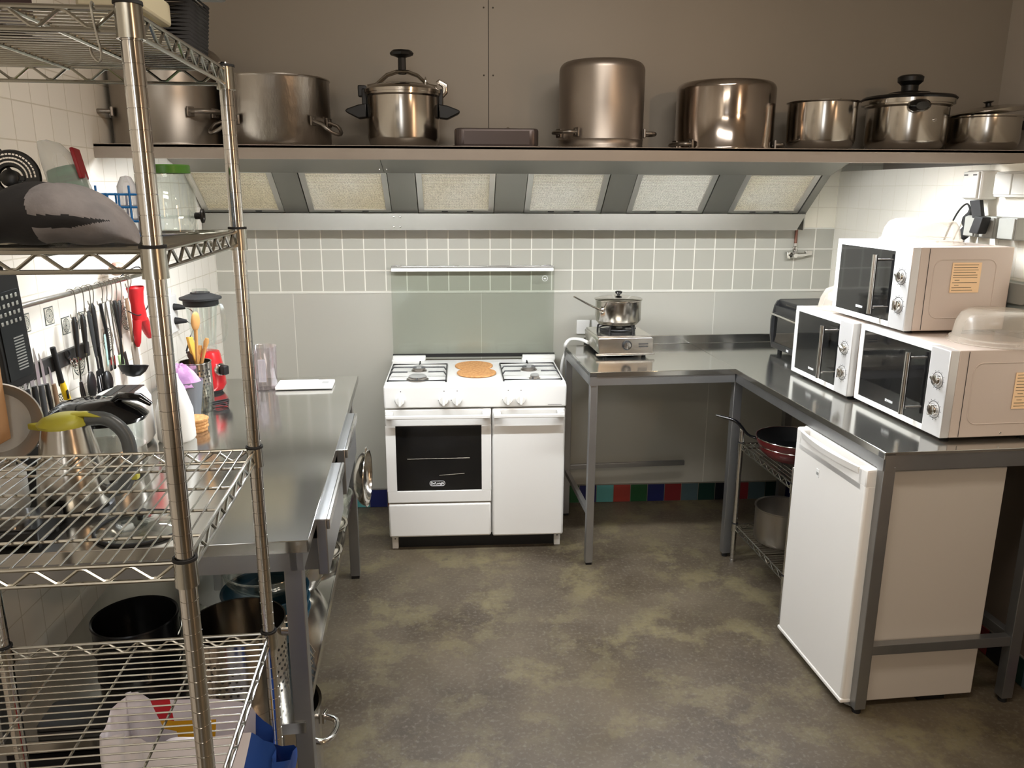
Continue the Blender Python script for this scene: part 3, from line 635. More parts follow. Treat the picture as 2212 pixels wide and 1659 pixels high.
# ================================================================== chrome wire racks
def truss(m, p, q, zt, zb, pitch=0.060, rw=0.0032, rz=0.0026, inset=0.012, zig=True):
    p, q = Vector(p), Vector(q); L_ = (q - p).length; d = (q - p) / L_
    a = p + d * inset; b = q - d * inset
    m.tube([a + Vector((0, 0, zt)), b + Vector((0, 0, zt))], rw, 8); m.tube([a + Vector((0, 0, zb)), b + Vector((0, 0, zb))], rw, 8)
    n = max(2, int((L_ - 2 * inset) / (pitch / 2))); pts = []
    for i in range(n + 1):
        c = a + (b - a) * (i / n); top = i % 2 == 0; z = (zt - rw) if top else (zb + rw)
        e = d * 0.004
        pts += [c - e + Vector((0, 0, z)), c + e + Vector((0, 0, z))]
    m.tube(pts[1:-1], rz, 6)
def rack_shelf(par, x0, x1, y0, y1, z, along='x', npos=None, gap=0.0205, ribs=3, collar_r=0.0165):
    """one shelf: z is the lower edge of its collars"""
    m = MB(); zt, zb = z + 0.034, z + 0.009
    for a, b in (((x0, y0, 0), (x1, y0, 0)), ((x1, y0, 0), (x1, y1, 0)), ((x1, y1, 0), (x0, y1, 0)), ((x0, y1, 0), (x0, y0, 0))): truss(m, a, b, zt, zb)
    if along == 'x':
        n = int((y1 - y0) / gap)
        for i in range(1, n): y = y0 + (y1 - y0) * i / n; m.tube([(x0, y, zt), (x1, y, zt)], 0.0016, 6)
        for k in range(ribs): x = x0 + (x1 - x0) * (k + 1) / (ribs + 1); m.tube([(x, y0, zt - 0.004), (x, y1, zt - 0.004)], 0.0026, 6)
    else:
        n = int((x1 - x0) / gap)
        for i in range(1, n): x = x0 + (x1 - x0) * i / n; m.tube([(x, y0, zt), (x, y1, zt)], 0.0016, 6)
        for k in range(ribs): y = y0 + (y1 - y0) * (k + 1) / (ribs + 1); m.tube([(x0, y, zt - 0.004), (x1, y, zt - 0.004)], 0.0026, 6)
    sh = m.build('wire_shelf', M_chromed, par)
    for x in (x0, x1):
        for y in (y0, y1):
            c = MB(); c.lathe([(0.0135, 0.0), (collar_r, 0.0), (collar_r - 0.001, 0.040), (0.0135, 0.040)], 20, (x, y, z)); c.build('collar', M_chromed, sh)
            c = MB(); c.lathe([(0.0135, 0.0385), (collar_r + 0.0006, 0.0385), (collar_r + 0.0004, 0.0425), (0.0135, 0.0425)], 20, (x, y, z)); c.build('black_sleeve', M_rubber, sh)
    return sh
def rack_posts(par, xs, ys, ztop, r=0.0127, zbot=0.0):
    for x in xs:
        for y in ys:
            prof = [(0, zbot), (r * 1.1, zbot), (r * 1.1, zbot + 0.012)]; z = zbot + 0.0125
            while z < ztop - 0.03:
                prof += [(r, z), (r, z + 0.0238), (r * 0.93, z + 0.0241), (r * 0.93, z + 0.0251)]; z += 0.0254
            prof += [(r, z), (r, ztop), (r * 0.8, ztop + 0.004), (0, ztop + 0.004)]
            m = MB(); m.lathe(prof, 20, (x, y, 0)); m.build('post', M_chrome, par, sharp=30)
RX1, RX0, RY0, RY1 = 0.53, 0.0, 0.0, 0.497
rack = thing('wire_shelving_rack', 'tall chrome wire shelving rack in the left foreground', 'shelving rack', TF(-0.863, 1.066), TT)
rack_posts(rack, (RX0, RX1), (RY0, RY1), 1.936)
RZ = [1.894, 1.6085, 1.177, 0.765, 0.33, 0.06]
for i, z in enumerate(RZ):
    rack_shelf(rack, RX0, RX1, RY0, RY1, z, 'y' if i == 2 else 'x', ribs=4 if i == 2 else 3)
# small rack under the right table
rk2 = thing('wire_shelving_rack', 'low chrome wire rack standing under the right table beside the fridge', 'shelving rack', TF(1.462, 2.795), TT)
rack_posts(rk2, (0.0, 0.40), (0.0, 0.525), 0.66, 0.0115)
rack_shelf(rk2, 0, 0.40, 0, 0.525, 0.155, 'x', ribs=3, collar_r=0.015); rack_shelf(rk2, 0, 0.40, 0, 0.525, 0.555, 'y', gap=0.022, ribs=2, collar_r=0.015)
# ================================================================== big pots on the shelf (top at 1.868)
SZ = 1.868
def ring_handle(par, M, w=0.055, d=0.042, r=0.006, name='handle', droop=0.0, mt=None):
    """D-shaped loop handle: M places its mounting plate (z outward, y up)"""
    m = MB(); pts = [(-w, 0, 0.004), (-w, -droop * 0.3, d * 0.55)] + [(-w * math.cos(a * PI / 8), -droop * (0.3 + 0.7 * math.sin(a * PI / 8)), d * 0.55 + d * 0.45 * math.sin(a * PI / 8)) for a in range(1, 8)] + [(w, -droop * 0.3, d * 0.55), (w, 0, 0.004)]
    m.tube([M @ Vector(p) for p in pts], r, 10)
    for s in (-w, w):
        m.box(s - 0.014, s + 0.014, -0.016, 0.016, -0.002, 0.006, 0.002, M=M)
        for q in (-0.008, 0.008): m.lathe([(0.003, 0.006), (0.002, 0.008), (0, 0.0085)], 8, M=M @ Matrix.Translation((s, q, 0)))
    return m.build(name, mt or M_alu, par)
def Mside(ang, r, z):
    a = math.radians(ang); d = Vector((math.cos(a), math.sin(a), 0)); return Mface(d, (0, 0, 1), (d.x * r, d.y * r, z))
def upside_pot(name, label, x, y, r, h, mt, fil=0.03, bulge=0.0, hz=0.04, angs=(180, 0), hw=0.05, hd=0.04, hr=0.0065, group=None, droop=0.0, line=False):
    """pot standing on its rim, closed rounded bottom upwards"""
    t = thing(name, label, 'pot', (x, y, SZ + 0.0005), 0, group)
    pr = [(r - 0.006, 0.004), (r - 0.004, 0), (r + 0.003, 0), (r + 0.003, 0.006), (r, 0.010)]
    if line: pr += [(r, 0.030), (r + 0.0015, 0.032), (r, 0.036)]
    pr += [(r, h * 0.5)] + [(r - fil + fil * math.cos(a * PI / 16), h - fil + fil * math.sin(a * PI / 16)) for a in range(0, 9)] + [(0, h)]
    inner = [(0, h - 0.006), (r - fil, h - 0.006), (r - 0.006, h - fil), (r - 0.006, 0.004)]
    m = MB(); m.lathe(inner + pr, 56); m.build('body', mt, t)
    for a in angs: ring_handle(t, Mside(a, r, hz), hw, hd, hr, droop=droop)
    return t
M_alu_h = mat('hammered_aluminium', '#b3ada5', 0.31, 1.0, noise=0.12, nscale=5, bump=1.0, bscale=38, stretch=(1, 1, 0.45))
M_alu_d = mat('dull_aluminium_pot', '#a39d95', 0.33, 1.0, noise=0.12, nscale=3, rnoise=0.07)
M_alu_tall = mat('scuffed_stockpot', '#aba299', 0.38, 0.95, noise=0.12, nscale=3, rnoise=0.06)
upside_pot('stockpot', 'widest dull grey pot at the left end of the shelf, behind the chrome rack', -1.040, 3.10, 0.192, 0.335, M_alu_d, 0.05, hz=0.11, angs=(205, -38), hd=0.06, hr=0.008, group=None)
# hammered open-top pot: rim up, seen from below
t = thing('cooking_pot', 'wide hammered aluminium pot with a hanging ring handle, next to the pressure cooker', 'pot', (-0.652, 3.10, SZ))
m = MB(); r = 0.186; h = 0.237
m.lathe([(0, 0.004), (r - 0.01, 0.004), (r - 0.004, 0.012), (r - 0.004, h - 0.004), (r + 0.002, h), (r + 0.003, h - 0.004), (r, h - 0.010), (r, 0.012), (r - 0.010, 0), (0, 0)], 64); m.build('body', M_alu_h, t)
ring_handle(t, Mside(-28, r, 0.085), 0.045, 0.075, 0.0065, droop=0.045); ring_handle(t, Mside(222, r, 0.085), 0.045, 0.075, 0.0065, droop=0.045)
# tall clamp pressure cooker
t = thing('pressure_cooker', 'pressure cooker with a black screw knob and clamp bar over its lid', 'pressure cooker', (-0.197, 3.08, SZ))
r, h = 0.131, 0.188
m = MB(); m.lathe([(0, 0.003), (r - 0.02, 0.003), (r - 0.004, 0.03), (r - 0.004, h), (r + 0.006, h + 0.002), (r + 0.006, h - 0.006), (r, h - 0.012), (r, 0.035), (r - 0.008, 0.012), (r - 0.022, 0.0), (0, 0)], 56); m.build('body', M_inox, t)
m = MB(); m.lathe([(r + 0.002, h + 0.001), (r + 0.010, h + 0.002), (r + 0.010, h + 0.012), (r + 0.002, h + 0.020), (r * 0.75, h + 0.032), (r * 0.4, h + 0.040), (0, h + 0.042)], 56); m.build('lid', M_inox, t)
m = MB(); pts = [(-0.125, 0, h + 0.026), (-0.095, 0, h + 0.032), (-0.055, 0, h + 0.066), (-0.02, 0, h + 0.078), (0.02, 0, h + 0.078), (0.055, 0, h + 0.066), (0.095, 0, h + 0.032), (0.125, 0, h + 0.026)]
for dy in (-0.012, 0.012): m.tube([(a, b + dy, c) for a, b, c in pts], 0.010, 10, flat=0.6)
m.build('clamp_bar', M_inox, t)
m = MB(); m.lathe([(0.015, h + 0.07), (0.014, h + 0.125), (0.024, h + 0.130), (0.040, h + 0.134), (0.043, h + 0.142), (0.036, h + 0.150), (0, h + 0.150)], 8); m.build('screw_knob', M_black, t)
m = MB(); m.lathe([(0.005, h + 0.028), (0.005, h + 0.045), (0.003, h + 0.052), (0, h + 0.060)], 12, (0.085, -0.03, 0)); m.build('steam_valve', M_chrome, t)
for s in (-1, 1):
    m = MB(); m.prism([(0, -0.022), (0.030, -0.026), (0.072, -0.006), (0.078, 0.002), (0.070, 0.008), (0.030, 0.022), (0, 0.026)], 0.052, Matrix(((s, 0, 0, s * r), (0, 0, 1, -0.026), (0, 1, 0, 0.128), (0, 0, 0, 1))), bev=0.004); m.build('side_handle', M_black, t)
    m = MB(); m.box(min(s * (r - 0.002), s * (r + 0.016)), max(s * (r - 0.002), s * (r + 0.016)), -0.02, 0.02, 0.14, h + 0.018, 0.004); m.build('handle_mount', M_black, t)
m = MB(); m.tube([(r + 0.002, 0, h - 0.01), (r + 0.022, 0, h + 0.01), (r + 0.022, 0, h + 0.032), (r + 0.004, 0, h + 0.044), (r - 0.002, 0, h + 0.038)], 0.007, 8, flat=1.6); m.build('lid_hook', M_inox, t)
m = MB(); m.box(-r - 0.03, -r + 0.0, -0.016, 0.016, h - 0.01, h + 0.03, 0.004); m.build('lid_catch', M_black, t)
# low dark roasting tin, upside down
t = thing('roasting_tin', 'low dark rectangular roasting tin lying upside down between pressure cooker and tall stockpot', 'roasting tin', (0.140, 3.03, SZ))
m = MB(); m.prism(rrect(-0.150, 0.150, -0.10, 0.10, 0.025), 0.064, bev=0.009, smooth=True); m.prism(rrect(-0.156, 0.156, -0.106, 0.106, 0.028), 0.004)
m.build('tin_body', mat('dark_brown_nonstick', '#544b49', 0.33, 0.5), t)
m = MB(); m.sphere((0.045, 0, 0.068), 0.007, seg=12); m.build('top_knob', M_chrome, t)
upside_pot('stockpot', 'tallest pot on the shelf, a scuffed stockpot turned upside down', 0.538, 3.09, 0.158, 0.308, M_alu_tall, 0.032, hz=0.055, angs=(212, -8), hd=0.045, hr=0.007, line=True)
upside_pot('stockpot', 'shiny streaked stockpot turned upside down, right of the tallest one', 1.014, 3.10, 0.183, 0.243, mat('streaked_inox', '#b8aea5', 0.16, 1.0, noise=0.35, nscale=7, stretch=(1, 1, 0.08), rnoise=0.06), 0.028, hz=0.018, angs=(200, -14), hd=0.035, hr=0.008)
# small steel pan, rim up
t = thing('saucepan', 'small shiny steel pan with a thin flared rim beside the low pressure cooker', 'saucepan', (1.375, 3.06, SZ))
r, h = 0.125, 0.174
m = MB(); m.lathe([(0, 0.003), (r - 0.03, 0.003), (r - 0.004, 0.035), (r - 0.003, h - 0.003), (r + 0.006, h + 0.001), (r + 0.0065, h - 0.001), (r, h - 0.006), (r, 0.036), (r - 0.008, 0.015), (r - 0.030, 0), (0, 0)], 56); m.build('body', M_inox, t)
m = MB(); m.prism([(-0.016, 0), (0.016, 0), (0.004, 0.02), (-0.004, 0.02)], 0.004, Matrix(((0.2, 0, 1, 0), (-1, 0, 0, -r + 0.004), (0, 0, 1, h - 0.002), (0, 0, 0, 1))), bev=0); m.build('pouring_lip', M_inox, t)
# low pressure cooker
t = thing('pressure_cooker', 'low pressure cooker with a black round knob and long black handle toward the room', 'pressure cooker', (1.712, 3.07, SZ))
r, h = 0.143, 0.168
m = MB(); m.lathe([(0, 0.003), (r - 0.03, 0.003), (r - 0.005, 0.03), (r - 0.005, h), (r + 0.010, h + 0.001), (r + 0.010, h - 0.005), (r, h - 0.012), (r, 0.036), (r - 0.008, 0.014), (r - 0.032, 0.0), (0, 0)], 56); m.build('body', M_inox, t)
m = MB(); m.lathe([(r + 0.002, h + 0.001), (r + 0.020, h + 0.001), (r + 0.022, h + 0.020), (r + 0.016, h + 0.026), (r * 0.7, h + 0.038), (r * 0.4, h + 0.044), (0, h + 0.045)], 56); m.build('lid', M_inox, t)
m = MB(); m.lathe([(r + 0.0225, h + 0.016), (r + 0.026, h + 0.022), (r + 0.0165, h + 0.030), (r + 0.012, h + 0.027)], 56); m.build('lid_trim', M_black, t)
m = MB(); m.lathe([(0.088, h + 0.030), (0.072, h + 0.046), (0.03, h + 0.052), (0.030, h + 0.072), (0.045, h + 0.086), (0.046, h + 0.102), (0.038, h + 0.108), (0, h + 0.108)], 28); m.build('knob', M_black, t)
m = MB(); hd = [(-0.068, -r + 0.01, h - 0.02), (-0.075, -r - 0.04, h - 0.024), (-0.080, -r - 0.085, h - 0.030), (-0.082, -r - 0.11, h - 0.034)]
m.tube([(-0.04, -r + 0.012, h - 0.012), (-0.055, -r - 0.02, h - 0.015), (-0.062, -r - 0.055, h - 0.018), (-0.064, -r - 0.07, h - 0.02)], [0.028, 0.036, 0.036, 0.022], 16, flat=0.62); m.build('long_handle', M_blackg, t)
m = MB(); m.box(r + 0.001, r + 0.014, -0.026, 0.026, h - 0.04, h + 0.01, 0.004); m.build('side_handle', M_black, t)
m = MB(); m.lathe([(0.006, 0), (0.006, 0.006), (0, 0.007)], 12, M=Mside(-78, r - 0.001, h - 0.062)); m.build('valve_screw', M_chrome, t)
# pot with tilted lid at the right end
t = thing('cooking_pot', 'shiny low pot at the right end of the shelf with its lid tilted open', 'pot', (2.016, 3.06, SZ))
r, h = 0.128, 0.128
m = MB(); m.lathe([(0, 0.003), (r - 0.03, 0.003), (r - 0.005, 0.03), (r - 0.005, h), (r + 0.004, h + 0.001), (r + 0.004, h - 0.004), (r, h - 0.008), (r, 0.034), (r - 0.01, 0.012), (r - 0.032, 0.0), (0, 0)], 56); m.build('body', M_inox, t)
m = MB(); m.box(r - 0.004, r + 0.05, -0.018, 0.018, h - 0.045, h - 0.012, 0.006); m.build('handle', M_black, t)
lm = Matrix.Translation((0.012, 0, h + 0.028)) @ Matrix.Rotation(math.radians(-7.5), 4, 'Y')
lt = thing('pot_lid', 'steel lid lying tilted on the rightmost pot of the shelf', 'pot lid', (2.028, 3.06, SZ + h + 0.021)); lt.rotation_euler = (0, math.radians(-7.5), 0)
m = MB(); m.lathe([(r + 0.004, 0), (r + 0.006, 0.004), (r - 0.01, 0.008), (r * 0.5, 0.018), (0, 0.022), (0, 0.019), (r * 0.5, 0.015), (r - 0.012, 0.005), (r - 0.004, -0.012), (r - 0.006, -0.012), (r + 0.002, 0)], 48); m.build('lid_disc', M_inox, lt)
m = MB(); m.lathe([(0.010, 0.020), (0.010, 0.030), (0.02, 0.036), (0, 0.040)], 16); m.build('lid_knob', M_black, lt)
# ================================================================== fridge under the right table
F0 = (1.392, 2.206)
fr = thing('fridge', 'white undercounter fridge with a bowed door handle under the right table', 'fridge', TF(*F0), TT)
FW, FD, FH = 0.480, 0.488, 0.862
M_fr = mat('fridge_white', '#e3e0da', 0.32); M_frs = mat('fridge_white_dimmed', '#bfb6aa', 0.45)  # cabinet is white like the door, darkened in colour for weak light
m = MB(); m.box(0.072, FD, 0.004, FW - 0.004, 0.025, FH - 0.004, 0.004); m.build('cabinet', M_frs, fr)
m = MB(); m.box(0.060, 0.074, 0.012, FW - 0.012, 0.045, FH - 0.03); m.build('door_seal', mat('grey_seal', '#8d8a84', 0.6), fr)
# door, with a dished grip along its top edge
m = MB(); m.box(0.004, 0.060, 0.0, FW, 0.035, FH - 0.045, 0.010, seg=3)
m.box(0.034, 0.060, 0.0, FW, FH - 0.05, FH + 0.006, 0.004)
m.box(0.004, 0.060, 0.0, 0.052, FH - 0.06, FH + 0.004, 0.008); m.box(0.004, 0.060, FW - 0.045, FW, FH - 0.06, FH + 0.004, 0.008)
m.box(0.004, 0.012, 0.03, FW - 0.03, FH - 0.075, FH - 0.006, 0.002)
m.box(0.0, 0.062, -0.002, FW + 0.002, 0.028, 0.042, 0.004)
dr = m.build('door', M_fr, fr)
m = MB(); n = 14; top = []
pts = [(0.004 - 0.018 * math.sin(PI * i / n), 0.050 + (FW - 0.094) * i / n, FH - 0.008) for i in range(n + 1)]
rings = []
for p in pts:
    rings.append([m.bm.verts.new((p[0] - 0.001, p[1], FH - 0.024)), m.bm.verts.new((p[0] - 0.005, p[1], FH - 0.002)), m.bm.verts.new((p[0] + 0.006, p[1], FH - 0.002)), m.bm.verts.new((p[0] + 0.008, p[1], FH - 0.024))])
m.skin(rings); m.build('grip', M_fr, dr)
m = MB(); m.box(0.0025, 0.0045, FW * 0.60, FW * 0.60 + 0.020, FH - 0.130, FH - 0.100, 0.0005, mi=0); m.box(0.0018, 0.0028, FW * 0.60 + 0.003, FW * 0.60 + 0.017, FH - 0.121, FH - 0.111, mi=1); m.build('badge', [M_whitep, M_greyp], dr)
for y in (0.02, FW - 0.05):
    m = MB(); m.box(0.075, 0.105, y, y + 0.03, 0.0, 0.028, 0.002); m.build('foot', M_frs, fr)
m = MB(); m.box(0.30, 0.4, 0.02, FW - 0.02, 0.0, 0.026); m.build('base_rail', M_black, fr)
m = MB(); m.tube([(0.03, 0.02, 0.018), (0.05, 0.008, 0.012), (0.08, 0.03, 0.02)], 0.008, 8); m.build('hinge_bracket', M_greyp, fr)

# ================================================================== microwaves
M_door = mat('microwave_door_glass', '#161616', 0.04, coat=0.4, spec=0.8)
M_panel = mat('silver_control_panel', '#cfcdcb', 0.28, 0.35)
M_note = mat('peach_note_paper', '#f0cda2', 0.8)
def microwave(label, x, y, z, W=0.515, H=0.282, D=0.36, note=(0.16, 0.27, 0.12, 0.225), feet=True):
    t = thing('microwave_oven', label, 'microwave', TF(x, y, z), TT)
    f = 0.012
    m = MB(); m.box(0.030, D, 0.001, W - 0.001, f, H, 0.004)
    # raised outline pressed into the side
    pr = rrect(0.085, D - 0.06, f + 0.045, H - 0.042, 0.03, 5)
    m.tube([(a, 0.0008, b) for a, b in pr], 0.0022, 6, loop=True)
    m.tube([(0.062, 0.0002, f + 0.004), (0.062, 0.0002, H - 0.004)], 0.0012, 4, mi=1)
    m.build('case', [M_mwbody, M_dark_text], t)
    PW = 0.098
    m = MB()
    m.box(0, 0.03, PW, W, f, f + 0.020, 0.002); m.box(0, 0.03, PW, W, H - 0.020, H, 0.002)
    m.box(0, 0.03, W - 0.026, W, f + 0.019, H - 0.019, 0.001); m.box(0.001, 0.03, PW, PW + 0.002, f + 0.019, H - 0.019)
    d = m.build('door', M_white, t)
    m = MB(); m.box(0.002, 0.012, PW + 0.002, W - 0.025, f + 0.018, H - 0.018, 0.0005); m.build('door_glass', M_door, d)
    hy = PW + 0.065
    m = MB(); m.tube([(-0.036, hy, f + 0.038), (-0.036, hy, H - 0.036)], 0.0095, 20); m.build('door_handle', M_chrome, d)
    m = MB()
    for zz in (f + 0.062, H - 0.055): m.tube([(0.003, hy, zz), (-0.034, hy, zz)], 0.005, 12)
    m.build('handle_posts', M_chrome, d)
    text_bm('SEVERIN', 0.0125, Mface((-1, 0, 0), (0, 0, 1), (0.0015, PW + 0.20, f + 0.045)), 0.0003, 0.0002).build('brand_lettering', M_white_text, d, sharp=0)
    m = MB(); m.box(-0.002, 0.03, 0.0, PW - 0.001, f, H, 0.004); p = m.build('control_panel', M_panel, t)
    for zz, rr_ in ((H - 0.105, 0.019), (f + 0.085, 0.0205)):
        Mk = Mface((-1, 0, 0), (0, 0, 1), (-0.002, PW * 0.47, zz))
        m = MB(); m.tube([Mk @ Vector((1.38 * rr_ * math.cos(2 * PI * a / 32), 1.38 * rr_ * math.sin(2 * PI * a / 32), 0.0)) for a in range(32)], 0.0011, 5, loop=True)
        for a in range(0, 12): m.box(-0.0007, 0.0007, 1.55 * rr_, 1.72 * rr_, -0.0005, 0.0005, M=Mk @ Matrix.Rotation(2 * PI * a / 12, 4, 'Z'))
        m.build('dial_scale', M_dark_text, p, sharp=0)
        m = MB(); m.lathe([(rr_, 0), (rr_, 0.006), (rr_ * 0.9, 0.012), (rr_ * 0.8, 0.013), (0, 0.013)], 28, M=Mk)
        m.box(-0.004, 0.004, -rr_ * 0.85, rr_ * 0.85, 0.011, 0.021, 0.002, M=Mk @ Matrix.Rotation(0.9 if zz > 0.15 else 0.0, 4, 'Z')); m.build('knob', M_chrome, p)
    if note:
        a, b, c, e = note
        m = MB(); m.box(a, b, -0.0018, -0.0006, c, e); nn = m.build('note', M_note, t, label='peach paper note with lines of print')
        m = MB(); k = 0; zz = e - 0.008
        while zz > c + 0.006:
            ln = (0.93, 0.90, 0.94, 0.85, 0.92, 0.93, 0.28, 0.94, 0.27, 0.75, 0.80)[k % 11]; off = 0.006 if ln > 0.5 else 0.014
            m.box(a + off, a + 0.004 + (b - a - 0.008) * ln, -0.0021, -0.0017, zz - 0.0008, zz + 0.0008); zz -= (e - c - 0.012) / 10.5; k += 1
        m.build('printed_lines', M_dark_text, nn, sharp=0)
        m = MB(); m.lathe([(0.004, 0), (0.003, 0.0015), (0, 0.002)], 12, M=Mface((0, -1, 0), (0, 0, 1), (0.21, 0.001, f + 0.012))); m.build('screw', M_chrome, t)
    for fx in (0.05, D - 0.05):
        for fy in (0.05, W - 0.05):
            m = MB(); m.lathe([(0, 0), (0.014, 0), (0.015, f + 0.002), (0, f + 0.002)], 14, (fx, fy, 0)); m.build('foot', M_rubber, t)
    return t
microwave('white microwave nearest the table end, with a dome cover on top', 1.659, 2.251, TH, 0.520, 0.300, 0.38, (0.232, 0.345, 0.105, 0.225))
microwave('white microwave at the back of the lower row, next to the black mini oven', 1.637, 2.785, TH, 0.468, 0.300, 0.36, None)
microwave('white microwave stacked on top of the other two, with a peach note on its side', 1.672, 2.530, TH + 0.3005, 0.492, 0.300, 0.375, (0.150, 0.258, 0.145, 0.248))
# plate covers of milky plastic
def cover(label, x, y, z, r, h, grp='plastic plate covers', win=False, rz=0):
    t = thing('microwave_plate_cover', label, 'plate cover', TF(x, y, z), TT + rz)
    m = MB(); m.lathe([(r + 0.006, 0), (r + 0.007, 0.003), (r - 0.002, 0.004), (r - 0.002, 0.014), (r - 0.010, 0.018), (r - 0.018, h * 0.62), (r - 0.030, h * 0.86), (r - 0.052, h * 0.98), (r * 0.35, h), (0, h * 0.985)], 48); m.build('dome', M_milky, t, recalc=False)
    if win:
        m = MB(); m.lathe([(r - 0.0145, 0.022), (r - 0.018, 0.058)], 10, a0=math.radians(-130), a1=math.radians(-75)); m.build('grey_print', mixmat('grey_print_clear', '#8d8b8a', 0.45, 0.4), t)
    m = MB(); m.lathe([(0.004, 0), (0.004, 0.002), (0, 0.003)], 10, M=Mside(-100, r - 0.006, 0.012)); m.build('vent_pip', M_milky, t)
    return t
cover('milky plastic dome cover on top of the upper microwave', 1.845, 2.76, TH + 0.601, 0.142, 0.088)
cover('milky plastic dome cover on the nearest lower microwave, with a grey print', 1.905, 2.383, TH + 0.3005, 0.140, 0.108, win=True)
# folded white cover standing at the back of the second microwave
t = thing('microwave_plate_cover', 'white plastic cover squeezed beside the upper microwave on the rear lower one', 'plate cover', TF(1.765, 3.13, TH + 0.3005), TT)
m = MB(); m.lathe([(0.095, 0), (0.096, 0.004), (0.086, 0.008), (0.078, 0.05), (0.060, 0.085), (0.03, 0.098), (0, 0.10)], 32); m.build('dome', M_milky, t)
# black mini oven
t = thing('mini_oven', 'black mini oven with a bright bar handle at the back corner of the right table', 'mini oven', TF(1.765, 3.365, TH), TT)
W, H, D = 0.375, 0.262, 0.26
M_oven = mat('mini_oven_black', '#2b2b2c', 0.33)
m = MB(); m.prism([(0.0, 0.02), (-0.012, 0.08), (-0.014, 0.16), (0.0, H - 0.03), (0.012, H - 0.008), (0.03, H), (D, H), (D, 0.02)], 0.012, Matrix(((1, 0, 0, 0), (0, 0, 1, 0), (0, 1, 0, 0), (0, 0, 0, 1)))); m.prism([(0.0, 0.02), (-0.012, 0.08), (-0.014, 0.16), (0.0, H - 0.03), (0.012, H - 0.008), (0.03, H), (D, H), (D, 0.02)], 0.012, Matrix(((1, 0, 0, 0), (0, 0, 1, W - 0.012), (0, 1, 0, 0), (0, 0, 0, 1))))
m.box(0.02, D, 0.01, W - 0.01, 0.022, H - 0.001, 0.003); m.build('case', M_oven, t)
m = MB(); m.box(0.002, 0.014, 0.012, W - 0.012, 0.05, H - 0.07, 0.001); dd = m.build('door_glass', M_door, t)
m = MB(); m.box(-0.002, 0.014, 0.012, W - 0.012, 0.022, 0.05, 0.001); m.box(0.0, 0.016, 0.012, W - 0.012, H - 0.072, H - 0.03, 0.002); m.build('door_frame', M_oven, t)
m = MB(); m.tube([(0.0, 0.05, H - 0.075), (-0.028, 0.055, H - 0.073), (-0.030, W / 2, H - 0.070), (-0.028, W - 0.03, H - 0.066), (0, W - 0.025, H - 0.068)], 0.0055, 10); m.build('bar_handle', M_chrome, t)
m = MB(); m.box(0.0185, 0.020, 0.05, W - 0.09, H - 0.022, H - 0.014); m.build('vent_slot', M_blackg, t)
m = MB(); m.box(-0.0035, -0.0018, W * 0.48, W * 0.48 + 0.022, 0.030, 0.040); m.build('badge', M_white_text, t)
for fy in (0.05, W - 0.06):
    for fx in (0.02, D - 0.04):
        m = MB(); m.lathe([(0, 0), (0.011, 0), (0.012, 0.024), (0, 0.024)], 12, (fx, fy, 0)); m.build('foot', M_rubber, t)

# ================================================================== portable gas burner and saucepan
gx, gy = 0.852, 3.640
g = thing('portable_gas_burner', 'stainless portable gas burner with one black knob on the back table', 'gas burner', TF(gx, gy, TH), TT)
GW, GD, GH = 0.268, 0.30, 0.098
M_gb = mat('gas_burner_steel', '#cbc8c1', 0.2, 1.0, rnoise=0.05, nscale=6)
m = MB(); m.prism([(0.004, 0.022), (0.016, 0.014), (GW - 0.010, 0.014), (GW + 0.004, 0.024), (GW + 0.004, GH - 0.01), (GW - 0.004, GH), (0.004, GH), (-0.004, GH - 0.01)], GD, Matrix(((1, 0, 0, 0), (0, 0, 1, 0), (0, 1, 0, 0), (0, 0, 0, 1))), bev=0.004); m.build('casing', M_gb, g)
m = MB(); m.box(0.002, GW - 0.002, 0.02, GD - 0.01, GH - 0.001, GH + 0.006, 0.002); m.build('top_tray', M_gb, g)
m = MB(); m.box(-0.010, GW + 0.012, -0.004, 0.012, 0.012, 0.022, 0.003); m.build('front_lip', M_gb, g)
Mk = Mface((0, -1, 0), (0, 0, 1), (0.140, -0.001, 0.062))
m = MB(); m.lathe([(0.024, 0), (0.024, 0.004), (0.020, 0.012), (0.017, 0.014), (0, 0.014)], 28, M=Mk); kb = m.build('knob', M_black, g)
m = MB(); m.lathe([(0.0165, 0.0142), (0.0165, 0.0148), (0, 0.0150)], 24, M=Mk); m.box(-0.003, 0.003, -0.016, 0.016, 0.014, 0.020, 0.001, M=Mk); m.build('knob_face', M_chrome, kb)
m = MB(); m.box(0.198, 0.245, -0.0012, 0.0, 0.064, 0.070, mi=0); m.box(0.198, 0.245, -0.0012, 0.0, 0.052, 0.058, mi=0); m.build('printed_stripes', M_dark_text, g)
m = MB(); m.lathe([(0.088, GH + 0.006), (0.088, GH + 0.014), (0.060, GH + 0.012), (0.040, GH + 0.018), (0.036, GH + 0.026), (0, GH + 0.026)], 32, (0.128, 0.145, 0)); m.build('burner_head', M_iron, g)
m = MB(); cx_, cy_ = 0.128, 0.145
m.tube([(cx_ + 0.088 * math.cos(a * PI / 12), cy_ + 0.088 * math.sin(a * PI / 12), GH + 0.024) for a in range(24)], 0.004, 6, loop=True)
for a in range(5):
    q = a * 2 * PI / 5 + 0.3; c, s = math.cos(q), math.sin(q)
    m.tube([(cx_ + 0.098 * c, cy_ + 0.098 * s, GH + 0.006), (cx_ + 0.096 * c, cy_ + 0.096 * s, GH + 0.034), (cx_ + 0.088 * c, cy_ + 0.088 * s, GH + 0.040), (cx_ + 0.035 * c, cy_ + 0.035 * s, GH + 0.034)], 0.005, 8)
m.build('pan_support', M_iron, g)
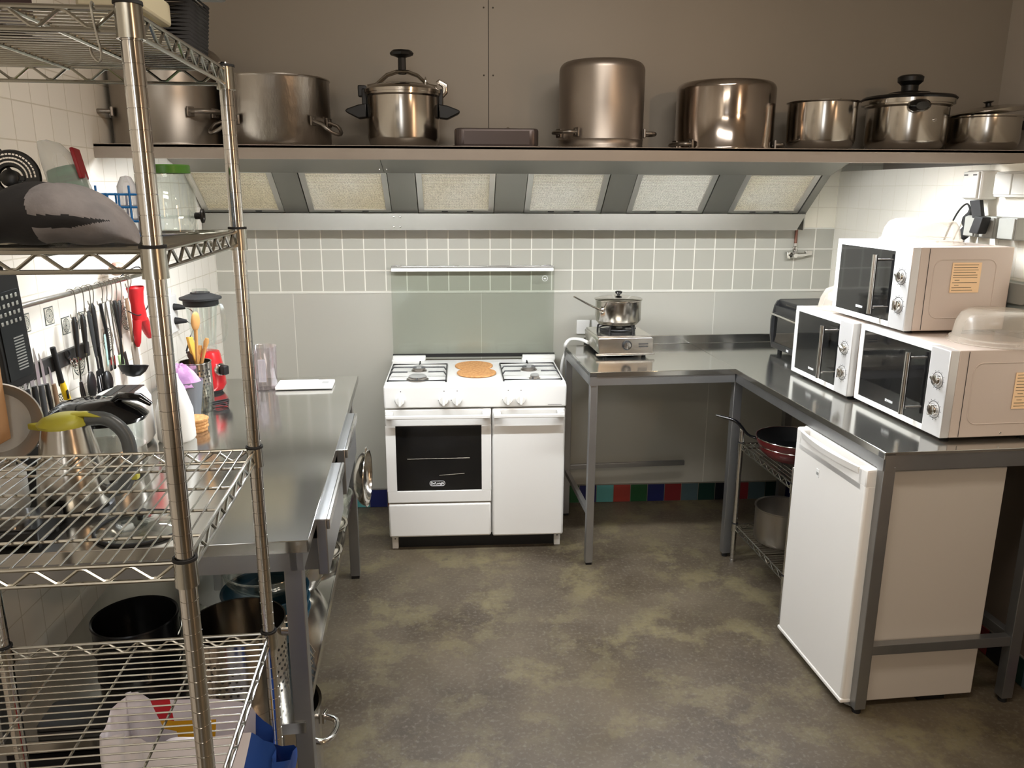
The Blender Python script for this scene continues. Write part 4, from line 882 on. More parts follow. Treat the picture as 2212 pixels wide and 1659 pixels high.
for fx in (0.04, GW - 0.035):
    for fy in (0.03, GD - 0.04):
        m = MB(); m.lathe([(0, 0), (0.010, 0), (0.012, 0.018), (0, 0.018)], 14, (fx, fy, 0)); m.build('foot', M_rubber, g)
p_ = TF(gx + 0.128 * 1.0, gy + 0.145, TH + 0.098 + 0.0455)
sp = thing('saucepan', 'steel saucepan with a lid and long handle standing on the portable gas burner', 'saucepan', p_, TT)
r, h = 0.112, 0.122
m = MB(); m.lathe([(0, 0.003), (r - 0.016, 0.003), (r - 0.004, 0.016), (r - 0.003, h - 0.004), (r + 0.004, h), (r + 0.0045, h - 0.003), (r, h - 0.007), (r, 0.022), (r - 0.004, 0.017), (r - 0.014, 0.014), (r - 0.014, 0.004), (r - 0.020, 0.0), (0, 0)], 56); m.build('body', M_inox, sp)
m = MB(); m.lathe([(r + 0.002, h), (r + 0.006, h + 0.002), (r + 0.003, h + 0.005), (r * 0.7, h + 0.012), (r * 0.3, h + 0.018), (0, h + 0.018)], 48); ld = m.build('lid', M_inox, sp)
m = MB(); m.lathe([(0.006, h + 0.017), (0.007, h + 0.022), (0.016, h + 0.028), (0.018, h + 0.036), (0.012, h + 0.040), (0, h + 0.041)], 20); m.build('lid_knob', M_blackg, ld)
m = MB(); a = math.radians(212); c, s = math.cos(a), math.sin(a)
m.tube([(c * r * 0.99, s * r, h * 0.62), (c * (r + 0.03), s * (r + 0.03), h * 0.70), (c * (r + 0.10), s * (r + 0.10), h * 0.95), (c * (r + 0.185), s * (r + 0.185), h * 1.28)], [0.011, 0.008, 0.009, 0.007], 12, flat=0.55)
m.lathe([(0.016, -0.002), (0.014, 0.006), (0.008, 0.012), (0, 0.012)], 16, M=Mface((c, s, 0), (0, 0, 1), (c * r, s * r, h * 0.62)), sy=1.3); m.build('long_handle', M_inox, sp)
# white gas hose from the wall tap behind the cooker
m = MB(); wp = [TF(0.852, 3.86, TH + 0.035), TF(0.82, 3.90, TH + 0.045), TF(0.775, 3.93, TH + 0.042), TF(0.745, 3.915, TH + 0.018), (0.550, 4.02, 0.900), (0.535, 4.03, 0.84), (0.530, 4.06, 0.70)]
def smooth_path(P, n=6):
    P = [Vector(p) for p in P]; out = []
    for i in range(len(P) - 1):
        a = P[max(i - 1, 0)]; b = P[i]; c = P[i + 1]; d = P[min(i + 2, len(P) - 1)]
        for k in range(n):
            t = k / n; out.append(0.5 * ((2 * b) + (-a + c) * t + (2 * a - 5 * b + 4 * c - d) * t * t + (-a + 3 * b - 3 * c + d) * t ** 3))
    out.append(P[-1]); return out
m.tube(smooth_path(wp), 0.0085, 10); tag(m.build('gas_hose', M_whitep), 'white rubber gas hose curving from the portable burner behind the white cooker', 'hose')
t = thing('wall_socket', 'small white socket on the grey wall left of the portable gas burner', 'socket', (0.66, YB - 0.0015, 1.00))
m = MB(); m.box(-0.035, 0.035, -0.012, 0.0, -0.03, 0.045, 0.003); m.build('faceplate', M_whitep, t)
m = MB(); m.box(0.045, 0.10, -0.022, 0.0, -0.02, 0.045, 0.004); m.build('junction_box', M_whitep, t)

# ================================================================== gas tap on the back wall
t = thing('gas_tap', 'chrome gas tap on a thin pipe coming down the back wall at the right corner', 'tap', (1.782, YB - 0.03, 1.40))
m = MB(); m.tube([(0.0, 0.012, 0.20), (0.0, 0.012, 0.03)], 0.008, 10); m.build('pipe', mat('old_copper', '#7a5548', 0.4, 0.6), t)
m = MB(); m.lathe([(0.010, 0.0), (0.013, 0.004), (0.013, 0.03), (0.009, 0.034), (0.009, 0.05), (0, 0.05)], 12, (0, 0.012, 0)); m.build('pipe_nut', M_chrome, t)
m = MB(); m.tube([(-0.045, 0, -0.010), (-0.02, 0, -0.012), (0.03, 0, -0.012), (0.055, 0, -0.008), (0.085, 0, -0.004)], [0.012, 0.016, 0.014, 0.011, 0.010], 12); m.lathe([(0.018, 0), (0.018, 0.02), (0.012, 0.03), (0, 0.03)], 6, M=Mface((0, -1, 0), (0, 0, 1), (-0.01, 0, -0.012))); m.build('valve_body', M_chrome, t)
m = MB(); m.box(0.05, 0.088, -0.01, 0.01, -0.004, 0.012, 0.003); m.box(-0.05, -0.03, -0.012, 0.012, -0.03, 0.006, 0.003); m.build('lever', M_chrome, t)

# ================================================================== electrics on the right wall (x = 1.996)
M_elbox = mat('light_grey_casing', '#c9c7bf', 0.45); M_elg = mat('mid_grey_casing', '#8e8e87', 0.5)
def wall_box(name, label, cat, y0, y1, z0, z1, d, mt, b=0.006):
    t = thing(name, label, cat, (XR - 0.0005, (y0 + y1) / 2, (z0 + z1) / 2))
    w, h = (y1 - y0) / 2, (z1 - z0) / 2
    m = MB(); m.box(-d, 0, -w, w, -h, h, b); m.build('casing', mt, t)
    return t, w, h
t, w, h = wall_box('socket_box', 'tall light grey box with a hinged cover high on the right wall', 'socket', 2.885, 2.985, 1.690, 1.796, 0.075, M_elbox, 0.01)
m = MB(); m.box(-0.084, -0.075, -w + 0.006, w - 0.006, -h + 0.006, h - 0.004, 0.004); m.build('hinged_cover', M_elbox, t)
m = MB(); m.box(-0.0845, -0.0835, -w + 0.012, -w + 0.035, h - 0.018, h - 0.014); m.box(-0.0845, -0.0835, w - 0.035, w - 0.012, h - 0.018, h - 0.014); m.build('hinge_marks', M_dark_text, t)
t, w, h = wall_box('light_switch', 'wide light grey switch right of the hinged box on the right wall', 'switch', 2.65, 2.850, 1.700, 1.790, 0.045, M_elbox)
for y0, y1 in ((0.004, 0.092), (-0.092, -0.004)):
    m = MB(); m.box(-0.052, -0.045, y0, y1, -h + 0.01, h - 0.008, 0.002); m.build('rocker', M_elbox, t)
t = thing('plug', 'black plug with its lid hanging below the hinged box on the right wall', 'plug', (1.945, 2.915, 1.657))
m = MB(); m.prism([(-0.026, 0.030), (0.018, 0.034), (0.036, -0.030), (-0.004, -0.034)], 0.02, Mface((-1, -0.3, 0), (0, 0, 1), (0, 0, 0)), bev=0.003); m.build('plug_body', M_rubber, t)
lab = ['leftmost of the three grey sockets in a row on the right wall', 'middle of the three grey sockets on the right wall, with a black adapter in it', 'rightmost of the three grey sockets in a row on the right wall']
for k, (y0, y1) in enumerate(((2.90, 2.965), (2.79, 2.87), (2.68, 2.77))):
    t, w, h = wall_box('wall_socket', lab[k], 'socket', y0, y1, 1.553, 1.632, 0.06, M_elg)
    m = MB(); m.box(-0.066, -0.06, -w + 0.004, w - 0.004, -h + 0.004, h - 0.004, 0.002); m.build('spring_cover', M_elg, t)
t = thing('power_adapter', 'slanted black power adapter plugged into the middle grey socket', 'adapter', (1.915, 2.825, 1.600))
m = MB(); m.prism([(-0.030, -0.028), (0.022, -0.030), (0.040, 0.030), (-0.006, 0.034)], 0.035, Mface((-1, 0, 0), (0, 0, 1), (0.0, 0, 0)), bev=0.004); m.build('adapter_body', M_rubber, t)
for k, (yy, zz, lb) in enumerate(((2.985, 1.612, 'black round plug with a cable arching down behind the upper microwave'), (2.990, 1.565, 'lower black round plug just above the upper microwave'))):
    t = thing('plug', lb, 'plug', (1.955, yy, zz))
    m = MB(); m.lathe([(0, -0.026), (0.012, -0.024), (0.021, -0.012), (0.022, 0.008), (0.014, 0.022), (0.008, 0.030), (0.006, 0.045), (0, 0.046)], 16, M=Matrix.Rotation(0.25, 4, 'X'), sx=0.8); m.box(0.0, 0.041, -0.012, 0.012, -0.012, 0.012, 0.003); m.build('plug_body', M_rubber, t)
    m = MB()
    if k == 0: m.tube(smooth_path([(0, -0.010, 0.04), (0.0, 0.015, 0.062), (0.0, 0.060, 0.035), (0.0, 0.105, -0.03), (0, 0.135, -0.09)], 5), 0.0035, 8)
    else: m.tube([(0, 0.0, -0.024), (0, 0.002, -0.06)], 0.0035, 8)
    m.build('cable', M_rubber, t)
# grey box with a screw lower on the right wall
t = thing('wall_box', 'grey rounded wall box with a screw behind the microwaves at the right edge', 'wall box', (XR - 0.0005, 2.66, 1.27))
m = MB(); m.prism(rrect(-0.10, 0.10, -0.16, 0.14, 0.02), 0.06, Mface((-1, 0, 0), (0, 0, 1), (0, 0, 0)), bev=0.004); m.build('casing', mat('blue_grey_plastic', '#7e8682', 0.4), t)
m = MB(); m.prism(rrect(-0.102, 0.102, 0.07, 0.142, 0.028), 0.012, Mface((-1, 0, 0), (0, 0, 1), (-0.058, 0, 0)), bev=0.003); m.lathe([(0.010, 0.012), (0.009, 0.015), (0.003, 0.0155), (0.0025, 0.012), (0, 0.012)], 16, M=Mface((-1, 0, 0), (0, 0, 1), (-0.058, 0.075, 0.108))); m.build('screwed_cover', M_elg, t)

# ================================================================== things on the small rack under the right table
def frying_pan(label, x, y, z, r, h, mt, ang, hl=0.20, tilt=0.0, rise=0.25, rim=True, grp=None):
    t = thing('frying_pan', label, 'frying pan', TF(x, y, z), TT, grp)
    if tilt: t.rotation_euler = (tilt, 0, TT)
    m = MB(); m.lathe([(0, 0.004), (r * 0.74, 0.004), (r * 0.93, h * 0.6), (r - 0.003, h), (r, h), (r - 0.0, h - 0.003), (r * 0.955, h * 0.55), (r * 0.76, 0), (0, 0)], 56, mi=0); m.build('pan_body', mt, t)
    m = MB(); m.lathe([(0, 0.0045), (r * 0.735, 0.0045), (r * 0.925, h * 0.6), (r - 0.0035, h - 0.0005)], 56); m.build('nonstick_lining', M_darkmetal, t, recalc=False)
    if rim:
        m = MB(); m.tube([(r * math.cos(2 * PI * k / 56), r * math.sin(2 * PI * k / 56), h) for k in range(56)], 0.0022, 6, loop=True); m.build('rim', M_chrome, t)
    a = math.radians(ang); c, s = math.cos(a), math.sin(a)
    if hl:
        m = MB(); m.tube(smooth_path([(c * (r - 0.008), s * (r - 0.008), h * 0.7), (c * (r + 0.035), s * (r + 0.035), h * 0.95), (c * (r + hl * 0.5), s * (r + hl * 0.5), h + hl * rise * 0.7), (c * (r + hl), s * (r + hl), h + hl * rise)], 4), [0.012, 0.011, 0.010, 0.009, 0.010, 0.011, 0.012, 0.012, 0.012, 0.011, 0.010, 0.009, 0.006], 12, flat=0.6); m.build('pan_handle', M_blackg, t)
    return t
M_redpan = mat('dark_red_enamel', '#5a1417', 0.28, coat=0.3)
frying_pan('lower of two nested dark red frying pans on the low rack beside the fridge', 1.612, 3.11, 0.5945, 0.150, 0.052, M_redpan, 120, 0)
frying_pan('upper dark red frying pan with its handle pointing toward the cooker, on the low rack', 1.608, 3.11, 0.622, 0.160, 0.060, M_redpan, 158, 0.175, rise=0.42)
frying_pan('small black pan tucked behind the fridge on the low rack', 1.66, 2.835, 0.5945, 0.070, 0.035, M_darkmetal, 0, 0)
sp2 = thing('saucepan', 'dented grey saucepan on the lower shelf of the rack beside the fridge', 'saucepan', TF(1.592, 3.12, 0.194), TT)
r, h = 0.118, 0.165
m = MB(); m.lathe([(0, 0.004), (r - 0.016, 0.004), (r - 0.004, 0.02), (r - 0.004, h - 0.004), (r + 0.004, h), (r + 0.004, h - 0.004), (r, h - 0.008), (r, 0.018), (r - 0.014, 0), (0, 0)], 48); m.build('body', M_alu_d, sp2)
m = MB(); a = math.radians(-80); c, s = math.cos(a), math.sin(a); m.tube(smooth_path([(c * r, s * r, 0.120), (c * (r + 0.06), s * (r + 0.06), 0.105), (c * (r + 0.15), s * (r + 0.15), 0.035)], 4), 0.009, 10, flat=0.6); m.build('long_handle', M_blackg, sp2)
sp3 = thing('sieve', 'round wire sieve lying under the grey saucepan on the lower rack shelf', 'sieve', TF(1.70, 2.885, 0.194), TT)
m = MB(); m.lathe([(0.075, 0), (0.078, 0.004), (0.075, 0.02), (0.072, 0.004)], 32); m.build('frame', M_black, sp3)
t = thing('potato_peeler', 'pale green handled utensil lying on the lower shelf beside the fridge', 'kitchen tool', TF(1.56, 2.86, 0.196), TT + 1.0)
m = MB(); m.tube([(-0.03, 0, 0.006), (0.0, 0, 0.007), (0.05, 0, 0.006)], [0.006, 0.008, 0.006], 10); m.build('grip', mat('pale_green_plastic', '#c5d28a', 0.4), t)
m = MB(); m.tube([(0.05, 0, 0.006), (0.10, 0, 0.004)], 0.003, 8); m.build('blade', M_chrome, t)
# ================================================================== hanging rail on the left wall
M_rod = mat('rail_steel', '#b5b2ab', 0.25, 1.0)
XRL, ZRL = -1.188, 1.408
rail = thing('hanging_rail', 'steel rod on the left wall with kitchen tools hooked along it', 'rail', (XRL, 2.6, ZRL))
m = MB(); m.tube([(0, -0.62, 0), (0, 0.50, 0)], 0.0085, 14); m.build('rod', M_rod, rail)
for y in (-0.55, 0.45):
    m = MB(); m.box(-0.048, 0.0, y - 0.006, y + 0.006, -0.006, 0.006, 0.002); m.lathe([(0.02, 0), (0.018, 0.006), (0, 0.007)], 16, M=Mface((1, 0, 0), (0, 0, 1), (-0.0485, y, 0))); m.build('bracket', M_rod, rail)
def s_hook(y, drop=0.075, label='thin wire hook hanging on the steel rod of the left wall', grp='wire hooks on the rod'):
    o = MB(); r = 0.0125
    pts = [(-0.012, 0, -0.010), (-r, 0, 0), (-r * 0.7, 0, r * 0.7), (0, 0, r), (r * 0.7, 0, r * 0.7), (r, 0, 0), (0.010, 0.006, -drop * 0.5), (0.004, 0.010, -drop), (-0.002, 0.010, -drop - 0.008), (-0.010, 0.010, -drop - 0.004), (-0.012, 0.010, -drop + 0.008)]
    o.tube(smooth_path(pts, 3), 0.0016, 6)
    q = o.build('wire_hook', M_chromed, loc=(XRL, y, ZRL)); tag(q, label, 'hook', grp); return q
def tool(name, label, cat, y, drop=0.075, rot=(0, 0, 0), hook=True, dx=0.0):
    if hook: s_hook(y, drop)
    return thing(name, label, cat, (XRL - 0.001 + dx, y + 0.008, ZRL - drop - 0.004), rot=rot)
def handle(t, L=0.115, w=0.013, th=0.008, mt=None, hole=True, z0=0.0, name='handle'):
    m = MB(); m.tube([(0, 0, z0 + 0.004), (0, 0, z0 - 0.012), (0, 0, z0 - L * 0.5), (0, 0, z0 - L)], [w * 0.55, w, w * 0.9, w * 0.62], 12, flat=th / w); m.build(name, mt or M_black, t)
    if hole:
        m = MB(); m.lathe([(0.0035, -0.0005), (0.0035, 0.0005), (0, 0.0005)], 10, M=Mface((1, 0, 0), (0, 0, 1), (th + 0.0004, 0, z0 - 0.010))); m.build('hanging_hole', M_chromed, t)
def stem(t, z0, z1, r=0.0035, mt=None, bend=0.0, flat=1.0):
    m = MB(); m.tube([(0, 0, z0), (bend * 0.3, 0, (z0 + z1) / 2), (bend, 0, z1)], r, 8, flat=flat); m.build('stem', mt or M_chrome, t)
RR = lambda a, b=0, c=0: (math.radians(a), math.radians(b), math.radians(c))
t = tool('serving_fork', 'black handled serving fork, first tool on the rod from the front', 'kitchen tool', 2.50, rot=RR(-3)); handle(t, 0.12); stem(t, -0.11, -0.20)
m = MB(); 
for q in (-0.010, 0, 0.010): m.tube([(0, q * 0.4, -0.20), (0.002, q, -0.225), (0.008, q, -0.275)], 0.0028, 6)
m.build('tines', M_black, t)
t = tool('slotted_spoon', 'black slotted spoon with a steel neck hanging second on the rod', 'kitchen tool', 2.555, rot=RR(-2)); handle(t, 0.12); stem(t, -0.11, -0.185)
m = MB(); m.sphere((0.006, 0, -0.225), 0.034, 0.25, 0.85, 1.35, 16); m.build('bowl', M_black, t)
t = tool('spatula', 'grey-black flat spatula with a hole in its handle, third on the rod', 'kitchen tool', 2.60, 0.07, rot=RR(6)); handle(t, 0.15, 0.014, 0.005, mat('charcoal_nylon', '#2e3031', 0.4)); stem(t, -0.14, -0.20, 0.006, M_black, flat=0.4)
m = MB(); m.prism([(-0.022, 0), (0.022, 0), (0.038, -0.085), (-0.038, -0.085)], 0.0025, Mface((1, 0, 0), (0, 0, 1), (0, 0, -0.195)), bev=0.0008)
for q in (-0.014, 0, 0.014): m.box(0.0023, 0.003, q - 0.002, q + 0.002, -0.265, -0.215, mi=1)
m.build('blade', [M_black, M_white_text], t)
t = tool('pasta_server', 'black pasta server with curled prongs hanging fourth on the rod', 'kitchen tool', 2.625, 0.05, rot=RR(5)); handle(t, 0.14, 0.015, 0.009); stem(t, -0.13, -0.24, 0.006, M_black)
m = MB(); m.sphere((0.012, 0, -0.265), 0.032, 0.45, 0.9, 1.25, 14)
for k in range(7): m.tube([(0.02, (k - 3) * 0.008, -0.29), (0.034, (k - 3) * 0.009, -0.305), (0.042, (k - 3) * 0.010, -0.298)], 0.003, 6)
m.build('pronged_head', M_black, t)
t = tool('bread_knife', 'thin knife with a curved black handle and mint blade on the rod', 'knife', 2.69, 0.06, rot=RR(4)); 
m = MB(); m.tube(smooth_path([(0, 0, 0.004), (0, 0.004, -0.04), (0, 0.012, -0.09), (0, 0.010, -0.15), (0, 0.0, -0.19)], 4), 0.008, 10, flat=0.7); m.build('handle', M_black, t)
m = MB(); m.prism([(-0.004, -0.10), (0.008, -0.10), (0.004, -0.20), (-0.010, -0.21)], 0.0015, Mface((1, 0, 0), (0, 0, 1), (0.0, -0.008, 0))); m.build('blade', mat('mint_plastic', '#a9cfc6', 0.4), t)
def tongs(label, y, drop, L, tipmat, rot, spread=0.018):
    t = tool('tongs', label, 'tongs', y, drop, rot)
    for s in (-1, 1):
        m = MB(); m.tube(smooth_path([(0, 0, 0.0), (0.0, s * spread * 0.4, -0.03), (0, s * spread, -L * 0.6), (0, s * spread * 0.8, -L)], 4), 0.0055, 8, flat=0.35); m.build('arm', M_chrome, t)
        m = MB(); m.box(-0.004, 0.004, s * spread * 0.8 - 0.008, s * spread * 0.8 + 0.008, -L - 0.045, -L + 0.005, 0.003); m.build('tip', tipmat, t)
    return t
tongs('plain steel kitchen tongs in the middle of the rod', 2.725, 0.055, 0.19, M_chrome, RR(0))
tongs('steel tongs with pale green tips on the rod', 2.765, 0.055, 0.20, mat('pale_green_tip', '#b6d9a0', 0.4), RR(9), 0.012)
t = tool('turner', 'black turner with a thick handle beside the green tipped tongs', 'kitchen tool', 2.80, 0.065, rot=RR(6)); handle(t, 0.13, 0.014, 0.009); stem(t, -0.12, -0.19)
m = MB(); m.prism([(-0.02, 0), (0.02, 0), (0.032, -0.07), (-0.032, -0.07)], 0.0025, Mface((1, 0, 0), (0, 0, 1), (0, 0, -0.185)), bev=0.0008); m.build('blade', M_black, t)
t = tool('soup_ladle', 'big black ladle at the bottom of the bunch of hanging tools', 'ladle', 2.84, 0.07, rot=RR(-14)); handle(t, 0.11, 0.012, 0.007); stem(t, -0.10, -0.22, 0.005, M_black, bend=0.01)
m = MB(); m.lathe([(0.0, -0.040), (0.022, -0.036), (0.040, -0.020), (0.050, 0.0), (0.048, 0.002), (0.038, -0.018), (0.02, -0.032), (0, -0.036)], 24, (0.045, 0.0, -0.225)); m.build('bowl', M_black, t)
t = tool('wooden_spatula', 'brown rounded spatula hanging behind the red mitt', 'kitchen tool', 2.90, 0.07, rot=RR(5)); handle(t, 0.17, 0.009, 0.006, mat('brown_wood', '#8a6f56', 0.6), False)
m = MB(); m.prism(rrect(-0.026, 0.026, -0.11, 0.0, 0.024), 0.005, Mface((1, 0, 0), (0, 0, 1), (0, 0, -0.155)), bev=0.002); m.build('blade', mat('taupe_silicone', '#8f8577', 0.5), t)
# red mitt
s_hook(2.93, 0.03)
t = thing('oven_mitt', 'red rubber oven mitt hanging open from the rod beside the rack post', 'oven mitt', (XRL + 0.015, 2.955, ZRL - 0.035))
def loft(m, secs, seg=18, mi=0, cap=True):
    rings = []
    for (cx, cy, cz, ax, ay) in secs: rings.append([m.bm.verts.new((cx + ax * math.cos(2 * PI * k / seg), cy + ay * math.sin(2 * PI * k / seg), cz)) for k in range(seg)])
    m.skin(rings, mi=mi, cap0=cap, cap1=cap)
m = MB(); loft(m, [(0.0, 0, 0.0, 0.026, 0.044), (0, 0.0, -0.004, 0.028, 0.046), (0, 0.0, -0.02, 0.024, 0.041), (0, 0.004, -0.06, 0.020, 0.036), (0, 0.01, -0.10, 0.022, 0.040), (0, 0.012, -0.125, 0.022, 0.040)], cap=False)
loft(m, [(0, 0.034, -0.120, 0.018, 0.030), (0, 0.055, -0.15, 0.018, 0.026), (0, 0.078, -0.185, 0.015, 0.020), (0, 0.088, -0.205, 0.008, 0.010)])
loft(m, [(0, -0.014, -0.118, 0.016, 0.020), (0, -0.024, -0.16, 0.014, 0.016), (0, -0.030, -0.20, 0.011, 0.012), (0, -0.032, -0.215, 0.005, 0.006)])
m.build('mitt_body', mat('red_silicone', '#b51a20', 0.42), t)
# black cable looped over the rod end
m = MB(); m.tube(smooth_path([(XRL + 0.01, 2.86, ZRL + 0.015), (XRL + 0.03, 2.97, ZRL + 0.035), (XRL + 0.03, 3.05, ZRL - 0.04), (XRL + 0.03, 3.02, ZRL - 0.11), (XRL + 0.03, 2.93, ZRL - 0.135), (XRL + 0.02, 2.86, ZRL - 0.11)], 5), 0.0022, 8); tag(m.build('power_cable', M_rubber), 'thin black cord looped round the hanging red mitt', 'cord')
t = thing('cloth', 'crumpled patterned cloth tucked above the steel rod on the left wall', 'cloth', (-1.19, 2.86, 1.435))
m = MB(); m.sphere((0, 0, 0.012), 0.032, 0.7, 1.5, 0.75, 14); o = m.build('fabric', mat('patterned_cloth', '#cdb9a5', 0.9, color2='#8a5a4a', nscale=60, bump=0.5, bscale=30), t)

# ================================================================== knife strip
t = thing('knife_strip', 'dark magnetic strip on the left wall holding the knives', 'knife rack', (XL, 2.42, 1.205))
m = MB(); m.box(0.0, 0.014, -0.28, 0.24, -0.024, 0.024, 0.003); m.build('magnet_bar', mat('dark_strip', '#2c2b29', 0.45), t)
XK = XL + 0.0155
def knife(label, y, zt, zh, L, bw, hl=0.10, hm=None, rot=0.0, hw=0.010, cat='knife', name='kitchen_knife'):
    t = thing(name, label, cat, (XK, y, zh), rot=(rot, 0, 0))
    m = MB(); m.prism([(-bw * 0.2, 0), (bw * 0.8, 0), (bw * 0.8, L * 0.6), (bw * 0.1, L), (-bw * 0.2, L * 0.97)], 0.0015, Mface((1, 0, 0), (0, 0, 1), (0, 0, 0))); m.build('blade', mat('knife_steel', '#c9c8c4', 0.32, 0.9), t)
    m = MB(); m.tube([(0.006, bw * 0.25, 0.004), (0.006, bw * 0.25, -0.02), (0.006, bw * 0.3, -hl * 0.7), (0.006, bw * 0.35, -hl)], [hw * 0.8, hw, hw * 0.9, hw * 0.75], 12, flat=0.6); m.build('handle', hm or M_black, t); return t
knife('slim knife with a black handle, leftmost on the magnetic strip', 2.205, 0, 1.150, 0.085, 0.014, 0.10)
knife('short black handled knife second from the left on the magnetic strip', 2.240, 0, 1.165, 0.09, 0.013, 0.105)
knife('tall pointed knife with a black handle near the left of the strip', 2.275, 0, 1.165, 0.115, 0.020, 0.115, hw=0.012)
knife('knife with a long grey handle in the middle of the strip', 2.312, 0, 1.160, 0.115, 0.018, 0.11, mat('dark_grey_handle', '#3a3b3c', 0.45), hw=0.012)
knife('knife with a steel blade tilted right on the magnetic strip', 2.345, 0, 1.155, 0.10, 0.015, 0.105, rot=0.08)
t = knife('vegetable peeler with a brown handle on the magnetic strip', 2.385, 0, 1.145, 0.06, 0.012, 0.095, mat('brown_handle', '#7d6248', 0.55), 0.06, 0.010, 'peeler', 'vegetable_peeler')
t = thing('gas_lighter', 'yellow and black gas lighter hanging on the magnetic strip', 'lighter', (XK, 2.43, 1.135), rot=(0.12, 0, 0))
m = MB(); m.tube([(0.008, 0, 0.0), (0.008, -0.004, 0.06), (0.008, -0.010, 0.125)], [0.009, 0.008, 0.008], 12); m.build('nozzle', M_rubber, t)
m = MB(); m.tube(smooth_path([(0.010, 0.0, 0.01), (0.010, 0.004, -0.02), (0.012, 0.010, -0.06), (0.012, 0.008, -0.10), (0.012, 0.004, -0.122)], 3), [0.010, 0.011, 0.012, 0.012, 0.012, 0.013, 0.013, 0.014, 0.015, 0.017, 0.018, 0.017, 0.010], 14, flat=0.7); m.build('grip', M_yellow, t)
m = MB(); m.box(0.018, 0.0215, -0.004, 0.006, -0.045, -0.015, 0.002); m.build('trigger', M_black, t)
for k, (yy, zz) in enumerate(((2.505, 1.205), (2.545, 1.185))):
    t = thing('kitchen_shears' if k == 0 else 'bottle_opener', ('small steel bottle opener stuck on the magnetic strip' if k else 'black and steel scissors stuck on the right of the magnetic strip'), 'scissors' if k == 0 else 'bottle opener', (XK, yy, zz), rot=(0.6 + k, 0, 0))
    m = MB(); m.tube([(0.004, 0.013 * math.cos(a * PI / 8), 0.014 + 0.013 * math.sin(a * PI / 8)) for a in range(16)], 0.003, 6, loop=True); m.build('ring_grip', M_rubber if k == 0 else M_chrome, t)
    m = MB(); m.prism([(-0.004, 0), (0.004, 0), (0.002, -0.05), (-0.002, -0.05)], 0.002, Mface((1, 0, 0), (0, 0, 1), (0.002, 0, 0.0))); m.build('blade', M_chrome, t)
# big black grater, steel sieve pan and board at the left edge
t = thing('mandoline_grater', 'long black grater with rows of bright slots at the left edge', 'grater', (XRL + 0.045, 2.045, 1.515), rot=(math.radians(4), 0, math.radians(-8)))
m = MB(); m.prism(rrect(-0.055, 0.055, -0.29, 0.0, 0.014), 0.014, Mface((1, 0, 0), (0, 0, 1), (0, 0, 0)), bev=0.003); m.build('frame', M_black, t)
m = MB(); m.box(0.0145, 0.0165, -0.043, 0.043, -0.27, -0.045, 0.0005); pl = m.build('grating_plate', mat('dark_steel_plate', '#3b3d3e', 0.35, 0.9), t)
m = MB()
for r_ in range(4):
    for c_ in range(5): m.box(0.0163, 0.018, -0.038 + c_ * 0.0165, -0.030 + c_ * 0.0165, -0.064 - r_ * 0.021, -0.054 - r_ * 0.021, 0.001)
for r_ in range(12): m.box(0.0163, 0.0175, -0.006, 0.030, -0.166 - r_ * 0.0075, -0.163 - r_ * 0.0075)
m.build('raised_teeth', mat('bright_teeth', '#c9c9c4', 0.3, 0.9), pl)
m = MB(); m.tube([(0.008, 0.012 * math.cos(a * PI / 8), 0.008 + 0.012 * math.sin(a * PI / 8)) for a in range(16)], 0.004, 8, loop=True); m.build('hanging_ring', M_black, t)
t = thing('frying_pan', 'pale steel pan hanging at the left edge, seen from its flat base, behind the board', 'pan', (XRL + 0.06, 1.925, 1.165), rot=(math.radians(84), 0, math.radians(28)))
m = MB(); m.lathe([(0, 0), (0.076, 0), (0.096, 0.026), (0.101, 0.030), (0.098, 0.032), (0.092, 0.026), (0.073, 0.004), (0, 0.004)], 48); m.build('pan_body', mat('satin_pan', '#b3b1ab', 0.35, 0.8), t)
m = MB(); m.tube([(-0.094, 0, 0.024), (-0.14, 0, 0.03), (-0.22, 0, 0.03)], 0.008, 10, flat=0.5); m.build('pan_handle', M_chrome, t)
t = thing('cutting_board', 'narrow edge of a pale wooden board at the left edge of the photo', 'board', (XRL + 0.085, 1.872, 1.255), rot=(0, 0, 0))
m = MB(); m.box(-0.008, 0.008, -0.05, 0.05, -0.13, 0.13, 0.004); m.build('board', mat('board_wood', '#b98d62', 0.55, color2='#a67b50', nscale=9, stretch=(1, 1, 0.1)), t)

# ================================================================== things on the left table (top at .935)
def on(x, y, dz=0.0): return TF(x, y, TH + dz)
# blender
t = thing('blender', 'red blender with a clear jug and black lid at the back of the left table', 'blender', on(-0.835, 3.175), TT)
m = MB(); loft(m, [(0, 0, 0.012, 0.060, 0.062), (0, 0, 0.03, 0.070, 0.072), (0, 0, 0.08, 0.066, 0.068), (0, 0, 0.15, 0.056, 0.058), (0, 0, 0.162, 0.052, 0.054), (0, 0, 0.166, 0.04, 0.04)], 28); m.build('motor_base', M_red, t)
m = MB(); loft(m, [(0, 0, 0.0, 0.052, 0.054), (0, 0, 0.016, 0.060, 0.062)], 24); m.build('foot_ring', M_rubber, t)
Mk = Mface((0.85, -0.5, 0), (0, 0, 1), (0.058, -0.032, 0.095)); m = MB(); m.lathe([(0.026, -0.006), (0.026, 0.006), (0.022, 0.012), (0, 0.012)], 24, M=Mk); dl = m.build('dial_ring', M_chrome, t)
m = MB(); m.box(-0.014, 0.014, -0.018, 0.018, 0.012, 0.034, 0.004, M=Mk); m.build('dial_knob', M_black, dl)
m = MB(); m.lathe([(0.040, 0.166), (0.046, 0.172), (0.044, 0.186), (0.048, 0.24), (0.058, 0.345), (0.061, 0.362), (0.058, 0.362), (0.045, 0.24), (0.040, 0.19), (0, 0.186)], 32); m.build('glass_jug', M_glass, t, recalc=False)
